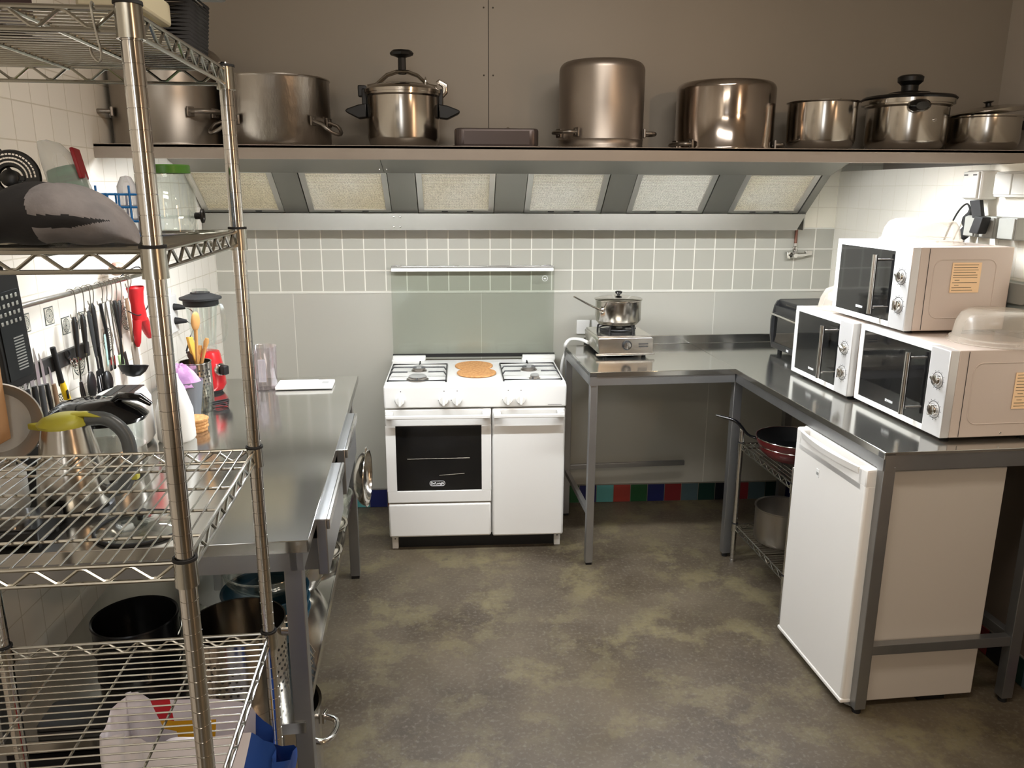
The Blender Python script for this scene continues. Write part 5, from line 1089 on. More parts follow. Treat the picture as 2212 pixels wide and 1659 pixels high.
m = MB(); m.tube(smooth_path([(0.045, -0.02, 0.20), (0.088, -0.035, 0.22), (0.096, -0.04, 0.28), (0.085, -0.034, 0.345), (0.056, -0.02, 0.352)], 5), 0.007, 10); m.build('jug_handle', M_glass, t)
m = MB(); m.lathe([(0.063, 0.345), (0.066, 0.350), (0.066, 0.366), (0.078, 0.370), (0.078, 0.377), (0.058, 0.384), (0.036, 0.392), (0.036, 0.396), (0, 0.396)], 32); ld = m.build('lid', M_rubber, t)
m = MB(); m.lathe([(0.030, 0.396), (0.028, 0.408), (0, 0.408)], 24); m.build('measuring_cap', M_pane, ld)
# steel utensil holder
def perforated(name, par, r, h, z0, rows, cols, hole, mt, top=0.0, seg_skip=None, z_from=0.0):
    m = MB(); m.lathe([(0, z0 + 0.002), (r - 0.002, z0 + 0.002), (r - 0.002, z0 + h), (r + 0.0015, z0 + h + 0.001), (r + 0.001, z0 + h - 0.003), (r, z0 + h - 0.004), (r, z0), (0, z0)], 56); b = m.build(name, mt, par)
    m = MB()
    for i in range(rows):
        for k in range(cols):
            a = 2 * PI * (k + 0.5 * (i % 2)) / cols
            if seg_skip and not seg_skip(k, i): continue
            z = z_from + z0 + (i + 0.5) * (h - z_from - top) / rows
            m.lathe([(hole, 0.0006), (0, 0.0006)], 8, M=Mface((math.cos(a), math.sin(a), 0), (0, 0, 1), (r * math.cos(a), r * math.sin(a), z)))
    m.build('punched_holes', M_dark_text, b, recalc=True); return b
t = thing('utensil_holder', 'perforated steel canister full of wooden spoons next to the red blender', 'utensil holder', on(-0.822, 2.975), TT)
perforated('canister', t, 0.056, 0.165, 0, 10, 26, 0.0035, M_inox, top=0.02, seg_skip=lambda k, i: k % 5 != 0, z_from=0.015)
def spoon(label, dx, dy, lean, az, L, head, mt=M_wood, name='wooden_spoon', zr=0.05):
    b = on(-0.822 + dx, 2.975 + dy, 0.01); t = thing(name, label, 'kitchen tool', b, rot=(math.radians(lean), 0, math.radians(az)))
    m = MB(); m.tube([(0, 0, 0), (0, 0, L * 0.5), (0, 0, L)], [0.0055, 0.0055, 0.0065], 10); m.build('handle', mt, t)
    m = MB()
    if head == 'bowl': m.sphere((0, 0, L + 0.032), 0.021, 0.95, 0.4, 1.75, 16)
    elif head == 'flat': m.prism([(-0.014, 0), (0.014, 0), (0.034, 0.05), (0.034, 0.085), (-0.022, 0.095), (-0.026, 0.05)], 0.006, Mface((0, -1, 0), (0, 0, 1), (0, 0.003, L - 0.008)), bev=0.002)
    else: m.tube([(0, 0, L - 0.002), (0, 0, L + 0.02), (0, 0, L + 0.035)], [0.0065, 0.010, 0.006], 10, flat=0.5)
    m.build('head', mt, t)
spoon('tallest wooden spoon with an oval bowl rising from the steel canister', 0.0, 0.0, 4, 60, 0.275, 'bowl')
spoon('wide honey coloured spatula in the steel canister', 0.025, 0.012, -10, 90, 0.165, 'flat', mat('honey_wood', '#cf9f3e', 0.45), 'wooden_spatula')
spoon('wooden handle leaning left in the steel canister', -0.018, -0.01, 16, 105, 0.215, 'stub')
spoon('second wooden handle leaning left in the steel canister, lower than the other', -0.02, -0.02, 13, 120, 0.185, 'stub', mat('tan_wood', '#bb8a4d', 0.5))
spoon('dark brown handle standing low at the right of the steel canister', 0.03, 0.0, -14, 100, 0.165, 'stub', mat('dark_wood', '#4d3a2c', 0.5))
# things behind the rack post
t = thing('plastic_bottle', 'white tapered plastic bottle standing behind the chrome rack post', 'bottle', on(-0.780, 2.545), TT)
m = MB(); loft(m, [(0, 0, 0.0, 0.052, 0.052), (0, 0, 0.008, 0.058, 0.058), (0, 0, 0.10, 0.056, 0.056), (0, 0, 0.17, 0.036, 0.036), (0, 0, 0.20, 0.022, 0.022), (0, 0, 0.215, 0.020, 0.020)], 28); m.build('bottle_body', M_whitep, t)
t = thing('pink_cloth', 'crumpled pink and mauve cloth lying over the grey beaker', 'cloth', on(-0.835, 2.80, 0.135), TT)
m = MB(); n = 26
rows = []
for j in range(7):
    row = []
    for k in range(n):
        a = 2 * PI * k / n; rr_ = 0.012 + 0.062 * j / 6 + 0.008 * math.sin(a * 5 + j) * (j / 6); z = 0.055 * math.cos(j / 6 * 1.5) + 0.006 * math.sin(a * 7 + j * 1.3) - 0.02 * (j / 6) ** 2
        row.append(m.bm.verts.new((rr_ * math.cos(a), rr_ * math.sin(a), z)))
    rows.append(row)
m.skin(rows, cap0=True, cap1=True); m.build('folds', mat('pink_fabric', '#cf9cc4', 0.85, color2='#8f6a94', nscale=9, bump=0.4, bscale=40), t)
t = thing('grey_beaker', 'slate grey plastic beaker beside the steel utensil canister', 'beaker', on(-0.815, 2.80), TT)
m = MB(); m.lathe([(0, 0.003), (0.040, 0.003), (0.058, 0.132), (0.061, 0.135), (0.061, 0.130), (0.042, 0.0), (0, 0)], 32); m.build('beaker_body', mat('slate_plastic', '#6a6e74', 0.4), t)
t0 = None
for k in range(4):
    m = MB(); m.lathe([(0, 0), (0.0465, 0), (0.048, 0.002), (0.048, 0.008), (0.0465, 0.010), (0, 0.010)], 10)
    o = m.build('cork_coaster', M_cork, loc=on(-0.755 + 0.002 * (k % 2), 2.640 + 0.002 * k, 0.0105 * k + 0.0003), rz=0.15 * k)
    tag(o, ['bottom', 'second lowest', 'third lowest', 'top'][k] + ' cork coaster of the stack in front of the grey beaker', 'coaster', 'stacked cork coasters')
m = MB(); pts = []
for k in range(60):
    a = k * 0.42; pts.append(on(-0.735 + 0.030 * math.cos(a), 2.925 + 0.022 * math.sin(a * 1.07), 0.004 + 0.0011 * k * 0.35))
m.tube(pts, 0.002, 6); tag(m.build('coiled_cable', M_rubber), 'thin black cable coiled on the table before the steel canister', 'cable')
t = thing('glass_tumbler', 'small clear tumbler between the grey beaker and the steel canister', 'glass', on(-0.770, 2.88), TT)
m = MB(); m.lathe([(0, 0.004), (0.020, 0.004), (0.0245, 0.098), (0.026, 0.10), (0.022, 0.0), (0, 0)], 24); m.build('glass_body', M_pane, t, recalc=False)
# toaster
t = thing('toaster', 'white toaster with an open slot behind the black appliance', 'toaster', on(-0.925, 2.51), TT)
m = MB(); loft(m, [(0, 0, 0.008, 0.075, 0.125), (0, 0, 0.02, 0.082, 0.132), (0, 0, 0.14, 0.080, 0.130), (0, 0, 0.165, 0.068, 0.118), (0, 0, 0.168, 0.060, 0.110)], 32); m.build('shell', M_whitep, t)
m = MB(); m.box(-0.042, 0.042, -0.095, 0.095, 0.166, 0.170, 0.001); m.build('top_plate', mat('toaster_inner', '#47403a', 0.4, 0.7), t)
m = MB(); 
for s in (-0.02, 0.02): m.box(s - 0.008, s + 0.008, -0.085, 0.085, 0.1695, 0.1715)
m.build('slots', M_darkmetal, t)
# plug and cord on the left wall
t = thing('wall_socket', 'white socket with two black plugs on the left wall behind the blender', 'socket', (XL + 0.0005, 3.47, 1.195))
m = MB(); m.box(0.0, 0.012, -0.045, 0.045, -0.08, 0.08, 0.004); m.build('faceplate', M_whitep, t)
for z in (0.03, -0.03):
    pp = thing('plug', ('upper' if z > 0 else 'lower') + ' black plug in the white socket on the left wall', 'plug', (XL + 0.0128, 3.47, 1.195 + z)); m = MB(); m.tube([(0.0, 0, 0), (0.02, 0, 0), (0.045, 0.01, -0.004)], [0.016, 0.013, 0.007], 12); m.build('plug_body', M_rubber, pp)
    m = MB(); s = 1 if z > 0 else 0.6; m.tube(smooth_path([(0.045, 0.01, -0.004), (0.065, 0.04 * s, -0.03), (0.06, 0.055 * s, -0.09), (0.05, 0.01, -0.14 + (z < 0) * 0.05), (0.04, -0.02, -0.19 + (z < 0) * 0.05)], 5), 0.0024, 8); m.build('cord', M_rubber, pp)
# measuring jug and scale
t = thing('measuring_beaker', 'tall clear plastic beaker on the left table beside the white scale', 'beaker', on(-0.618, 3.195), TT)
m = MB(); m.lathe([(0, 0.006), (0.043, 0.006), (0.050, 0.172), (0.053, 0.176), (0.052, 0.170), (0.046, 0.004), (0.050, 0.002), (0.050, 0), (0, 0)], 40); m.build('beaker_body', mixmat('clear_plastic', '#e9e6ea', 0.10, 0.08, '#fbf9fb', 0.40, True), t, recalc=False)
m = MB(); m.box(-0.014, 0.014, -0.052, -0.048, 0.04, 0.13, 0.001); m.build('printed_scale', mixmat('grey_clear_print', '#c9c4cb', 0.3, 0.3), t)
t = thing('kitchen_scale', 'flat white kitchen scale lying on the far end of the left table', 'scale', on(-0.575, 3.155), TT)
m = MB(); m.box(0, 0.225, 0, 0.115, 0.003, 0.016, 0.003); m.build('scale_body', M_whitep, t)
m = MB(); m.box(0.004, 0.160, 0.005, 0.110, 0.0155, 0.018, 0.0008); m.build('weighing_plate', mat('scale_plate', '#eeeeea', 0.15, coat=0.4), t)
m = MB(); m.box(0.178, 0.205, 0.045, 0.080, 0.0158, 0.0165); m.build('display', M_greyp, t)
# kettle
t = thing('electric_kettle', 'tapered steel kettle with an olive green lid in the left foreground', 'kettle', on(-0.865, 1.975), TT)
m = MB(); loft(m, [(0, 0, 0.018, 0.080, 0.080), (0, 0, 0.028, 0.084, 0.084), (0, 0, 0.12, 0.074, 0.074), (0, 0, 0.20, 0.058, 0.058), (0, 0, 0.222, 0.053, 0.053)], 40); m.build('steel_body', mat('kettle_steel', '#b9b4ab', 0.2, 1.0), t)
m = MB(); m.lathe([(0, 0), (0.088, 0), (0.088, 0.014), (0.082, 0.018), (0, 0.018)], 40); m.build('power_base', M_black, t)
m = MB(); loft(m, [(-0.004, 0, 0.221, 0.055, 0.055), (-0.006, 0, 0.228, 0.058, 0.055), (-0.002, 0, 0.240, 0.050, 0.046), (0.006, 0, 0.249, 0.034, 0.030), (0.012, 0, 0.252, 0.014, 0.012)], 32)
m.tube([(0.02, 0, 0.246), (0.05, 0, 0.248), (0.10, 0, 0.240)], [0.018, 0.015, 0.010], 12, flat=0.45); m.prism([(-0.05, -0.02), (-0.05, 0.02), (-0.088, 0.0)], 0.016, Matrix.Translation((0, 0, 0.212)), bev=0.003); m.build('lid', M_olive, t)
m = MB(); m.tube(smooth_path([(0.050, 0.0, 0.236), (0.10, 0, 0.232), (0.138, 0, 0.19), (0.142, 0, 0.12), (0.120, 0, 0.06), (0.080, 0, 0.045)], 5), 0.012, 12, flat=1.5); m.build('kettle_handle', mat('translucent_grey', '#55595a', 0.25), t)
m = MB(); m.box(0.14, 0.158, -0.01, 0.012, 0.075, 0.092, 0.004); m.build('switch', M_olive, t)
# black contact grill behind the kettle
t = thing('contact_grill', 'black appliance with a domed lid and clear sides behind the steel kettle', 'appliance', on(-0.885, 2.235), TT)
m = MB(); loft(m, [(0, 0, 0.008, 0.11, 0.085), (0, 0, 0.05, 0.115, 0.088), (0, 0, 0.085, 0.112, 0.086)], 32); m.build('steel_base', M_inox, t)
m = MB(); m.lathe([(0.105, 0.085), (0.110, 0.12), (0.112, 0.165), (0.108, 0.165), (0.102, 0.088)], 36, sy=0.8); m.build('clear_bowl', M_pane, t, recalc=False)
m = MB(); loft(m, [(0, 0, 0.160, 0.120, 0.096), (0, 0, 0.172, 0.128, 0.102), (-0.01, 0, 0.190, 0.118, 0.092), (-0.02, 0, 0.215, 0.075, 0.058), (-0.02, 0, 0.222, 0.03, 0.025)], 36); ld = m.build('domed_lid', M_blackg, t)
m = MB(); m.tube([(0.03, 0.0, 0.205), (0.06, 0, 0.226), (0.11, 0, 0.222), (0.14, 0, 0.200)], [0.016, 0.020, 0.018, 0.010], 12, flat=0.6); m.build('lid_grip', M_blackg, ld)
m = MB(); m.lathe([(0, 0), (0.085, 0), (0.085, 0.010), (0, 0.010)], 24); m.build('base_foot', M_black, t)
# glass lid lying, flat hob, jar
t = thing('pan_cover', 'round glass pan lid with a dark rim lying near the table edge under the rack', 'pan lid', on(-0.665, 1.835), TT)
m = MB(); m.lathe([(0.100, 0.006), (0.07, 0.018), (0.035, 0.024), (0, 0.025), (0, 0.022), (0.035, 0.021), (0.07, 0.014)], 40); m.build('glass_disc', M_glass, t, recalc=False)
m = MB(); m.tube([(0.101 * math.cos(2 * PI * k / 48), 0.101 * math.sin(2 * PI * k / 48), 0.0045) for k in range(48)], 0.0042, 8, loop=True); m.build('rim', M_rubber, t)
m = MB(); m.lathe([(0.006, 0.024), (0.008, 0.034), (0.018, 0.040), (0.016, 0.046), (0, 0.047)], 20); m.build('lid_knob', M_black, t)
t = thing('induction_hob', 'flat glossy black hob in the near left corner of the left table', 'hob', on(-1.048, 1.742), TT)
m = MB(); m.box(0, 0.195, 0.0, 0.140, 0.008, 0.045, 0.006); m.build('hob_case', M_black, t)
m = MB(); m.box(0.004, 0.191, 0.004, 0.136, 0.0445, 0.048, 0.001); m.build('glass_top', M_blackg, t)
for fx in (0.02, 0.17):
    for fy in (0.02, 0.11): m = MB(); m.box(fx, fx + 0.015, fy, fy + 0.015, 0, 0.01); m.build('foot', M_rubber, t)
t = thing('storage_jar', 'pale jar with a lid standing on the far left of the left table', 'jar', on(-1.030, 1.985), TT)
m = MB(); m.lathe([(0, 0.002), (0.046, 0.002), (0.050, 0.01), (0.050, 0.11), (0.042, 0.125), (0, 0.125)], 32); m.build('jar_body', mixmat('milky_glass', '#d8d4c8', 0.55, 0.2), t)
m = MB(); m.lathe([(0.045, 0.125), (0.045, 0.148), (0, 0.150)], 32); m.build('jar_lid', M_chrome, t)
t = thing('black_tray', 'black tray standing against the wall behind the hob on the left table', 'tray', on(-1.075, 2.10, 0.0), TT)
m = MB(); m.prism(rrect(-0.09, 0.09, 0, 0.13, 0.02), 0.014, Mface((0.0, -1, 0.0), (0, 0.0, 1), (0.05, 0.014, 0.0)), bev=0.002); m.build('tray_body', M_darkmetal, t)

# ================================================================== on the lower shelf of the left table
def low(x, y, dz=0.0): return TF(x, y, LSZ + dz + 0.0005)
def tin(label, x, y, z, r, h, mt=M_darkmetal):
    t = thing('springform_tin', label, 'cake tin', low(x, y, z), TT)
    m = MB(); m.lathe([(0, 0.004), (r - 0.003, 0.004), (r - 0.002, h - 0.003), (r + 0.003, h), (r + 0.0045, h - 0.004), (r, h - 0.007), (r, 0.006), (r + 0.004, 0.003), (r + 0.003, 0.0), (0, 0)], 48); m.build('tin_wall', mt, t)
    m = MB(); m.tube([(r + 0.004, -0.02, h * 0.3), (r + 0.010, 0.0, h * 0.5), (r + 0.004, 0.02, h * 0.7)], 0.003, 6); m.build('clasp', M_chrome, t)
M_tin = mat('dark_coated_tin', '#25272a', 0.25, 0.6)
tin('lower black springform tin of a pair on the lower shelf of the left table', -0.775, 2.02, 0.0, 0.102, 0.078, M_tin)
tin('upper black springform tin of a pair on the lower shelf of the left table', -0.775, 2.02, 0.0788, 0.106, 0.078, M_tin)
for k in range(2):
    t = thing('baking_tray', ('top' if k else 'bottom') + ' dark baking tray of two on the near left of the lower shelf', 'baking tray', low(-0.76, 1.80 , 0.012 * k), TT)
    m = MB(); m.prism(rrect(-0.17, 0.13, -0.05, 0.06, 0.015), 0.010, bev=0.003); m.build('tray_body', M_darkmetal, t)
# colander
t = thing('colander', 'tall perforated steel colander pot on the lower shelf near the bag', 'colander', low(-0.475, 1.875), TT)
perforated('colander_body', t, 0.118, 0.205, 0.0, 7, 44, 0.0036, M_inox, top=0.05, seg_skip=lambda k, i: (k // 5) % 2 == 0, z_from=0.02)
m = MB(); m.tube(smooth_path([(0.112, -0.03, 0.185), (0.158, -0.028, 0.185), (0.165, 0.0, 0.185), (0.158, 0.028, 0.185), (0.112, 0.03, 0.185)], 4), 0.004, 8, flat=3.0); m.build('strap_handle', M_inox, t)
def bowl(name, label, cat, x, y, z, r, h, mt, grp=None, rec=True, fr=0.45, part='bowl_body'):
    t = thing(name, label, cat, low(x, y, z), TT, grp); n = 10
    out = [(r * (fr + (1 - fr) * math.sin(PI / 2 * i / n)), h * (1 - math.cos(PI / 2 * i / n))) for i in range(n + 1)]
    pr = [(0, 0)] + out + [(r + 0.004, h + 0.001), (r + 0.003, h + 0.004), (r - 0.004, h + 0.002)] + [(max(a - 0.004, 0.001), b + 0.004) for a, b in reversed(out[:-1])] + [(0, 0.004)]
    m = MB(); m.lathe(pr, 48); m.build(part, mt, t, recalc=rec); return t
for k in range(3): bowl('mixing_bowl', ['lowest', 'middle', 'top'][k] + ' petrol blue plastic bowl of the stack behind the colander', 'bowl', -0.455, 2.135, 0.034 * k, 0.120, 0.085, M_bluebowl, 'stacked blue bowls')
bowl('glass_bowl', 'large clear glass bowl on top of the bowls on the lower shelf', 'bowl', -0.445, 2.135, 0.160, 0.122, 0.065, M_glass, None, False)
bowl('steel_bowl', 'steel bowl with a bright rim behind the glass bowl on the lower shelf', 'bowl', -0.43, 2.41, 0.0, 0.120, 0.150, M_inox)
bowl('glass_bowl', 'smaller clear glass bowl standing left of the large one on the lower shelf', 'bowl', -0.68, 2.56, 0.0, 0.10, 0.10, M_glass, None, False)
t = thing('food_cover', 'translucent white round plastic lid standing upright on the lower shelf', 'lid', TF(-0.635, 2.33, LSZ + 0.092), rot=(math.radians(80), 0, math.radians(8)))
m = MB(); m.lathe([(0, 0), (0.088, 0), (0.090, 0.003), (0.088, 0.006), (0, 0.004)], 36); m.box(-0.012, 0.012, -0.03, 0.03, 0.005, 0.016, 0.003); m.build('lid_disc', mixmat('white_translucent', '#d4d9d6', 0.62, 0.3), t)
def fpan_low(label, x, y, z, r, h, tilt):
    t = thing('frying_pan', label, 'frying pan', low(x, y, z), rot=(0, math.radians(tilt), TT))
    m = MB(); m.lathe([(0, 0.003), (r * 0.75, 0.003), (r - 0.003, h), (r, h), (r - 0.001, h - 0.003), (r * 0.78, 0), (0, 0)], 48); m.build('pan_body', M_inox, t)
    m = MB(); m.lathe([(0, 0.0036), (r * 0.745, 0.0036), (r - 0.005, h - 0.002)], 48); m.build('nonstick_lining', M_darkmetal, t, recalc=False)
fpan_low('black lined pan stacked highest at the front corner of the lower shelf', -0.400, 2.41, 0.162, 0.115, 0.055, 0)
bowl('steel_dish', 'shallow steel dish lying on the aisle side of the lower shelf', 'dish', -0.395, 2.63, 0.0, 0.105, 0.03, M_inox, None, True, 0.3)
bowl('steel_dish', 'second shallow steel dish farther back on the lower shelf', 'dish', -0.395, 2.86, 0.0, 0.105, 0.03, M_inox, None, True, 0.3)
bowl('glass_bowl', 'clear glass dish at the far end of the lower shelf', 'bowl', -0.385, 3.09, 0.0, 0.10, 0.06, M_glass, None, False)
# wire rack standing on shelf edge
t = thing('trivet', 'folded wire trivet lying at the front edge of the lower shelf', 'trivet', low(-0.325, 1.955), TT)
m = MB()
for k in range(4): m.tube([(0.0, -0.05 + k * 0.028, 0.004), (0.02, -0.045 + k * 0.028, 0.03), (0.0, -0.03 + k * 0.028, 0.055), (-0.02, -0.045 + k * 0.028, 0.03)], 0.0022, 6, loop=True)
m.tube([(0.0, -0.06, 0.004), (0.0, 0.05, 0.004)], 0.0025, 6); m.build('wires', M_chrome, t)
# steel bowl hanging at the far end of the table
t = thing('steel_bowl', 'round steel bowl hanging at the far end of the left table', 'bowl', TF(-0.285, 3.205, 0.535), rot=(0, math.radians(90), TT - 0.1))
m = MB(); r, h = 0.117, 0.055; n = 10
out = [(r * math.sin(PI / 2 * i / n), h * (1 - math.cos(PI / 2 * i / n))) for i in range(n + 1)]
m.lathe(out + [(r + 0.004, h + 0.001), (r + 0.003, h + 0.004), (r - 0.003, h + 0.002)] + [(max(a - 0.003, 0), b + 0.003) for a, b in reversed(out)], 48); m.build('bowl_body', M_inox, t)
m = MB(); m.tube([(-0.117, -0.012, h), (-0.135, -0.010, h), (-0.135, 0.010, h), (-0.117, 0.012, h)], 0.002, 6); m.build('hanging_loop', M_chrome, t)
# big pot on the floor under the table
t = thing('stockpot', 'large steel pot with a loop handle on the floor under the left table', 'pot', TF(-0.445, 2.03, 0), TT)
r, h = 0.140, 0.300
m = MB(); m.lathe([(0, 0.004), (r - 0.005, 0.004), (r - 0.004, h - 0.003), (r + 0.004, h), (r + 0.004, h - 0.004), (r, h - 0.007), (r, 0.01), (r - 0.01, 0), (0, 0)], 56); m.build('body', M_inox, t)
ring_handle(t, Mside(-18, r, 0.245), 0.05, 0.052, 0.009, droop=0.01, mt=M_chrome); ring_handle(t, Mside(162, r, 0.245), 0.05, 0.05, 0.008, droop=0.01)
t = thing('dark_filler_crate', 'black filler crate on the floor under the left table', 'crate', TF(-0.99, 1.80, 0), TT)  # black crate put in to fill the dark space below the shelf
m = MB(); W_, D_, H_ = 0.30, 0.42, 0.36
m.box(0, W_, 0, D_, 0, 0.006); m.box(0, 0.006, 0, D_, 0, H_); m.box(W_ - 0.006, W_, 0, D_, 0, H_); m.box(0, W_, 0, 0.006, 0, H_); m.box(0, W_, D_ - 0.006, D_, 0, H_)
m.box(-0.008, W_ + 0.008, -0.008, 0.0, H_ - 0.02, H_, 0.002); m.box(-0.008, W_ + 0.008, D_, D_ + 0.008, H_ - 0.02, H_, 0.002); m.box(-0.008, 0, 0, D_, H_ - 0.02, H_, 0.002); m.box(W_, W_ + 0.008, 0, D_, H_ - 0.02, H_, 0.002); m.build('crate_shell', M_rubber, t)

# ================================================================== things on the chrome rack
S1 = RZ[0] + 0.036; S2 = RZ[1] + 0.0365
def rk(x, y, z): return TF(x, y, z)
# grey and black pouch
t = thing('fabric_pouch', 'plump grey and black fabric pouch on the upper rack shelf', 'pouch', rk(-0.487, 1.175, S2), TT)
M_gfab = mat('grey_felt_fabric', '#84807f', 0.9, color2='#736f6f', nscale=25, bump=0.5, bscale=120)
M_bfab = mat('black_nylon_fabric', '#1c1b1c', 0.75, bump=0.3, bscale=80)
def pouchmesh():
    m = MB(); nu, nv = 130, 110; rows = []
    for i in range(nu + 1):
        u = -1 + 2 * i / nu; row = []
        e = max(0.0, 1 - abs(u) ** 2.6) ** 0.55
        if u < -0.85: e = max(e * (1 + (u + 0.85) * 2.0), 0.06)
        for k in range(nv):
            a = 2 * PI * k / nv; cz, sz = math.sin(a), math.cos(a)
            hh = 0.042 * e * (1.0 if u < 0.1 else 1 - 0.25 * (u - 0.1)); 
            y = 0.075 * e * sz; z = hh * (cz + 1) if cz > -0.6 else hh * (0.4 + (cz + 0.6) * 0.2 * 0)
            z = hh * (1 + cz) if cz > 0 else hh * (1 + cz * 0.98)
            z += 0.0025 * math.sin(u * 9 + a * 3) * e
            row.append(m.bm.verts.new((u * 0.102, y, max(z, 0.0006))))
        rows.append(row)
    m.skin(rows, cap0=True, cap1=True)
    for f in m.bm.faces:
        c = f.calc_center_median(); cut = -0.008 + 0.004 * math.sin(c.z * 60)
        band = c.y < 0.01 and c.x < 0.082 and abs(c.z - 0.034) < 0.0085 * (1 if c.x < 0.04 else (0.082 - c.x) / 0.042)
        f.material_index = 1 if (c.x < cut or band) else 0
    return m
pouchmesh().build('pouch_body', [M_gfab, M_bfab], t, sharp=0)
m = MB(); m.tube(smooth_path([(-0.098, 0, 0.02), (-0.13, -0.01, 0.016), (-0.17, 0.0, 0.012)], 4), [0.012] * 4 + [0.008] * 5, 10, flat=0.6); m.build('pouch_tail', M_bfab, t)
# clear jar with green lid
t = thing('glass_jar', 'clear glass drinks jar with a green lid on the upper rack shelf', 'jar', rk(-0.418, 1.455, S2), TT)
m = MB(); m.lathe([(0, 0.006), (0.036, 0.006), (0.039, 0.02), (0.0395, 0.078), (0.032, 0.092), (0.032, 0.104), (0.0335, 0.104), (0.0345, 0.092), (0.042, 0.078), (0.0415, 0.002), (0.036, 0), (0, 0)], 40)
m.tube([(0.0425 * math.cos(2 * PI * k / 30), 0.0425 * math.sin(2 * PI * k / 30), 0.028) for k in range(30)], 0.0018, 6, loop=True); m.build('jar_body', mixmat('jar_glass', '#f2f5f3', 0.06, 0.02, '#fcfefd', 0.45, True), t, recalc=False)
m = MB(); m.lathe([(0.034, 0.100), (0.0365, 0.101), (0.0365, 0.113), (0.034, 0.115), (0, 0.115)], 40); m.build('jar_lid', mat('green_lid', '#3f6f22', 0.35), t)
m = MB(); m.tube([(0.042, -0.008, 0.03), (0.052, -0.010, 0.030)], 0.006, 10); m.tube([(0.054 + 0.0 * a, -0.010 + 0.008 * math.cos(a * PI / 5), 0.030 + 0.010 * math.sin(a * PI / 5)) for a in range(10)], 0.0028, 8, loop=True); m.build('spout_tap', M_black, t)
# blue basket
t = thing('plastic_basket', 'small blue plastic basket behind the pouch on the upper rack shelf', 'basket', rk(-0.555, 1.365, S2), TT)
m = MB(); w_, d_, h_ = 0.118, 0.085, 0.068
for z in (0.002, 0.024, 0.046, 0.066):
    m.tube([(0, 0, z), (w_, 0, z), (w_, d_, z), (0, d_, z)], 0.0019, 6, loop=True)
for k in range(8): x = w_ * k / 7; m.tube([(x, 0, 0.001), (x, 0, h_ + (0.012 if k % 3 == 0 else 0))], 0.0018, 6); m.tube([(x, d_, 0.001), (x, d_, h_)], 0.0018, 6)
for k in range(1, 5): y = d_ * k / 5; m.tube([(0, y, 0.001), (0, y, h_)], 0.0018, 6); m.tube([(w_, y, 0.001), (w_, y, h_)], 0.0018, 6); m.tube([(0, y, 0.002), (w_, y, 0.002)], 0.0018, 6)
m.build('basket_grid', M_blue, t)
# bag of green things leaning in the basket
t = thing('plastic_packet', 'crinkled clear packet with green contents leaning over the blue basket', 'packet', rk(-0.545, 1.395, S2 + 0.030), rot=(math.radians(-6), math.radians(-14), TT))
m = MB(); loft(m, [(0, 0, 0.0, 0.026, 0.018), (0, 0, 0.02, 0.030, 0.022), (0, 0, 0.07, 0.028, 0.020), (0, 0, 0.080, 0.026, 0.016)], 18); m.build('green_contents', mat('green_contents', '#1c5a45', 0.4, color2='#2f8a68', nscale=40, stretch=(0.3, 0.3, 3)), t)
m = MB(); loft(m, [(0, 0, -0.001, 0.029, 0.021), (0, 0, 0.03, 0.0335, 0.025), (0.0, 0, 0.065, 0.030, 0.021), (-0.004, 0, 0.095, 0.026, 0.018), (-0.010, 0, 0.118, 0.018, 0.012), (-0.018, 0, 0.128, 0.008, 0.006)], 20); m.build('clear_wrap', mixmat('crinkled_film', '#d9dedb', 0.30, 0.12), t)
m = MB(); m.box(0.024, 0.030, -0.016, 0.012, 0.055, 0.105, 0.002); m.build('red_label', mat('red_label', '#8e1f26', 0.4), t)
t = thing('small_bottle', 'small translucent bottle standing in the blue basket', 'bottle', rk(-0.472, 1.41, S2 + 0.004), TT)
m = MB(); m.lathe([(0, 0), (0.014, 0), (0.015, 0.004), (0.015, 0.075), (0.008, 0.090), (0, 0.092)], 20); m.build('bottle_body', mixmat('grey_translucent', '#a8a8ad', 0.45, 0.2), t)
# tub with black sieve disc
t = thing('plastic_tub', 'pale grey tub behind the pouch with a black disc in it', 'tub', rk(-0.640, 1.40, S2), TT)
m = MB(); m.lathe([(0, 0.003), (0.034, 0.003), (0.040, 0.070), (0.043, 0.071), (0.043, 0.060), (0.041, 0.058), (0.037, 0.0), (0, 0)], 32); m.build('tub_body', mat('pale_grey_plastic', '#b7b5ad', 0.4), t)
t = thing('grater_disc', 'round black slicing disc with bright teeth standing in the pale tub', 'disc', rk(-0.643, 1.40, S2 + 0.090), rot=(math.radians(82), 0, TT))
m = MB(); m.lathe([(0.020, -0.003), (0.044, -0.003), (0.046, 0), (0.044, 0.004), (0.020, 0.004), (0.018, 0)], 40); m.build('disc_rim', M_black, t)
m = MB(); 
for k in range(26):
    a = k * PI / 22 + 0.1
    for rr_ in (0.026, 0.032, 0.038): m.box(-0.0012, 0.0012, -0.002, 0.002, 0.004, 0.0052, M=Matrix.Translation((rr_ * math.cos(a), rr_ * math.sin(a), 0)) @ Matrix.Rotation(a, 4, 'Z'))
m.build('disc_teeth', M_chrome, t); m = MB(); m.lathe([(0.014, -0.004), (0.014, 0.008), (0.008, 0.012), (0, 0.012)], 20); m.box(-0.022, 0.022, -0.004, 0.004, -0.003, 0.006, 0.001); m.build('disc_hub', M_black, t)
t = thing('lime_cup', 'pale lime plastic cup at the left edge of the upper rack shelf', 'cup', rk(-0.710, 1.42, S2), TT)
m = MB(); m.lathe([(0, 0.002), (0.022, 0.002), (0.030, 0.098), (0.033, 0.100), (0.0325, 0.097), (0.031, 0.096), (0.024, 0), (0, 0)], 32); m.build('cup_body', mixmat('lime_clear', '#c6d07a', 0.6, 0.25), t)
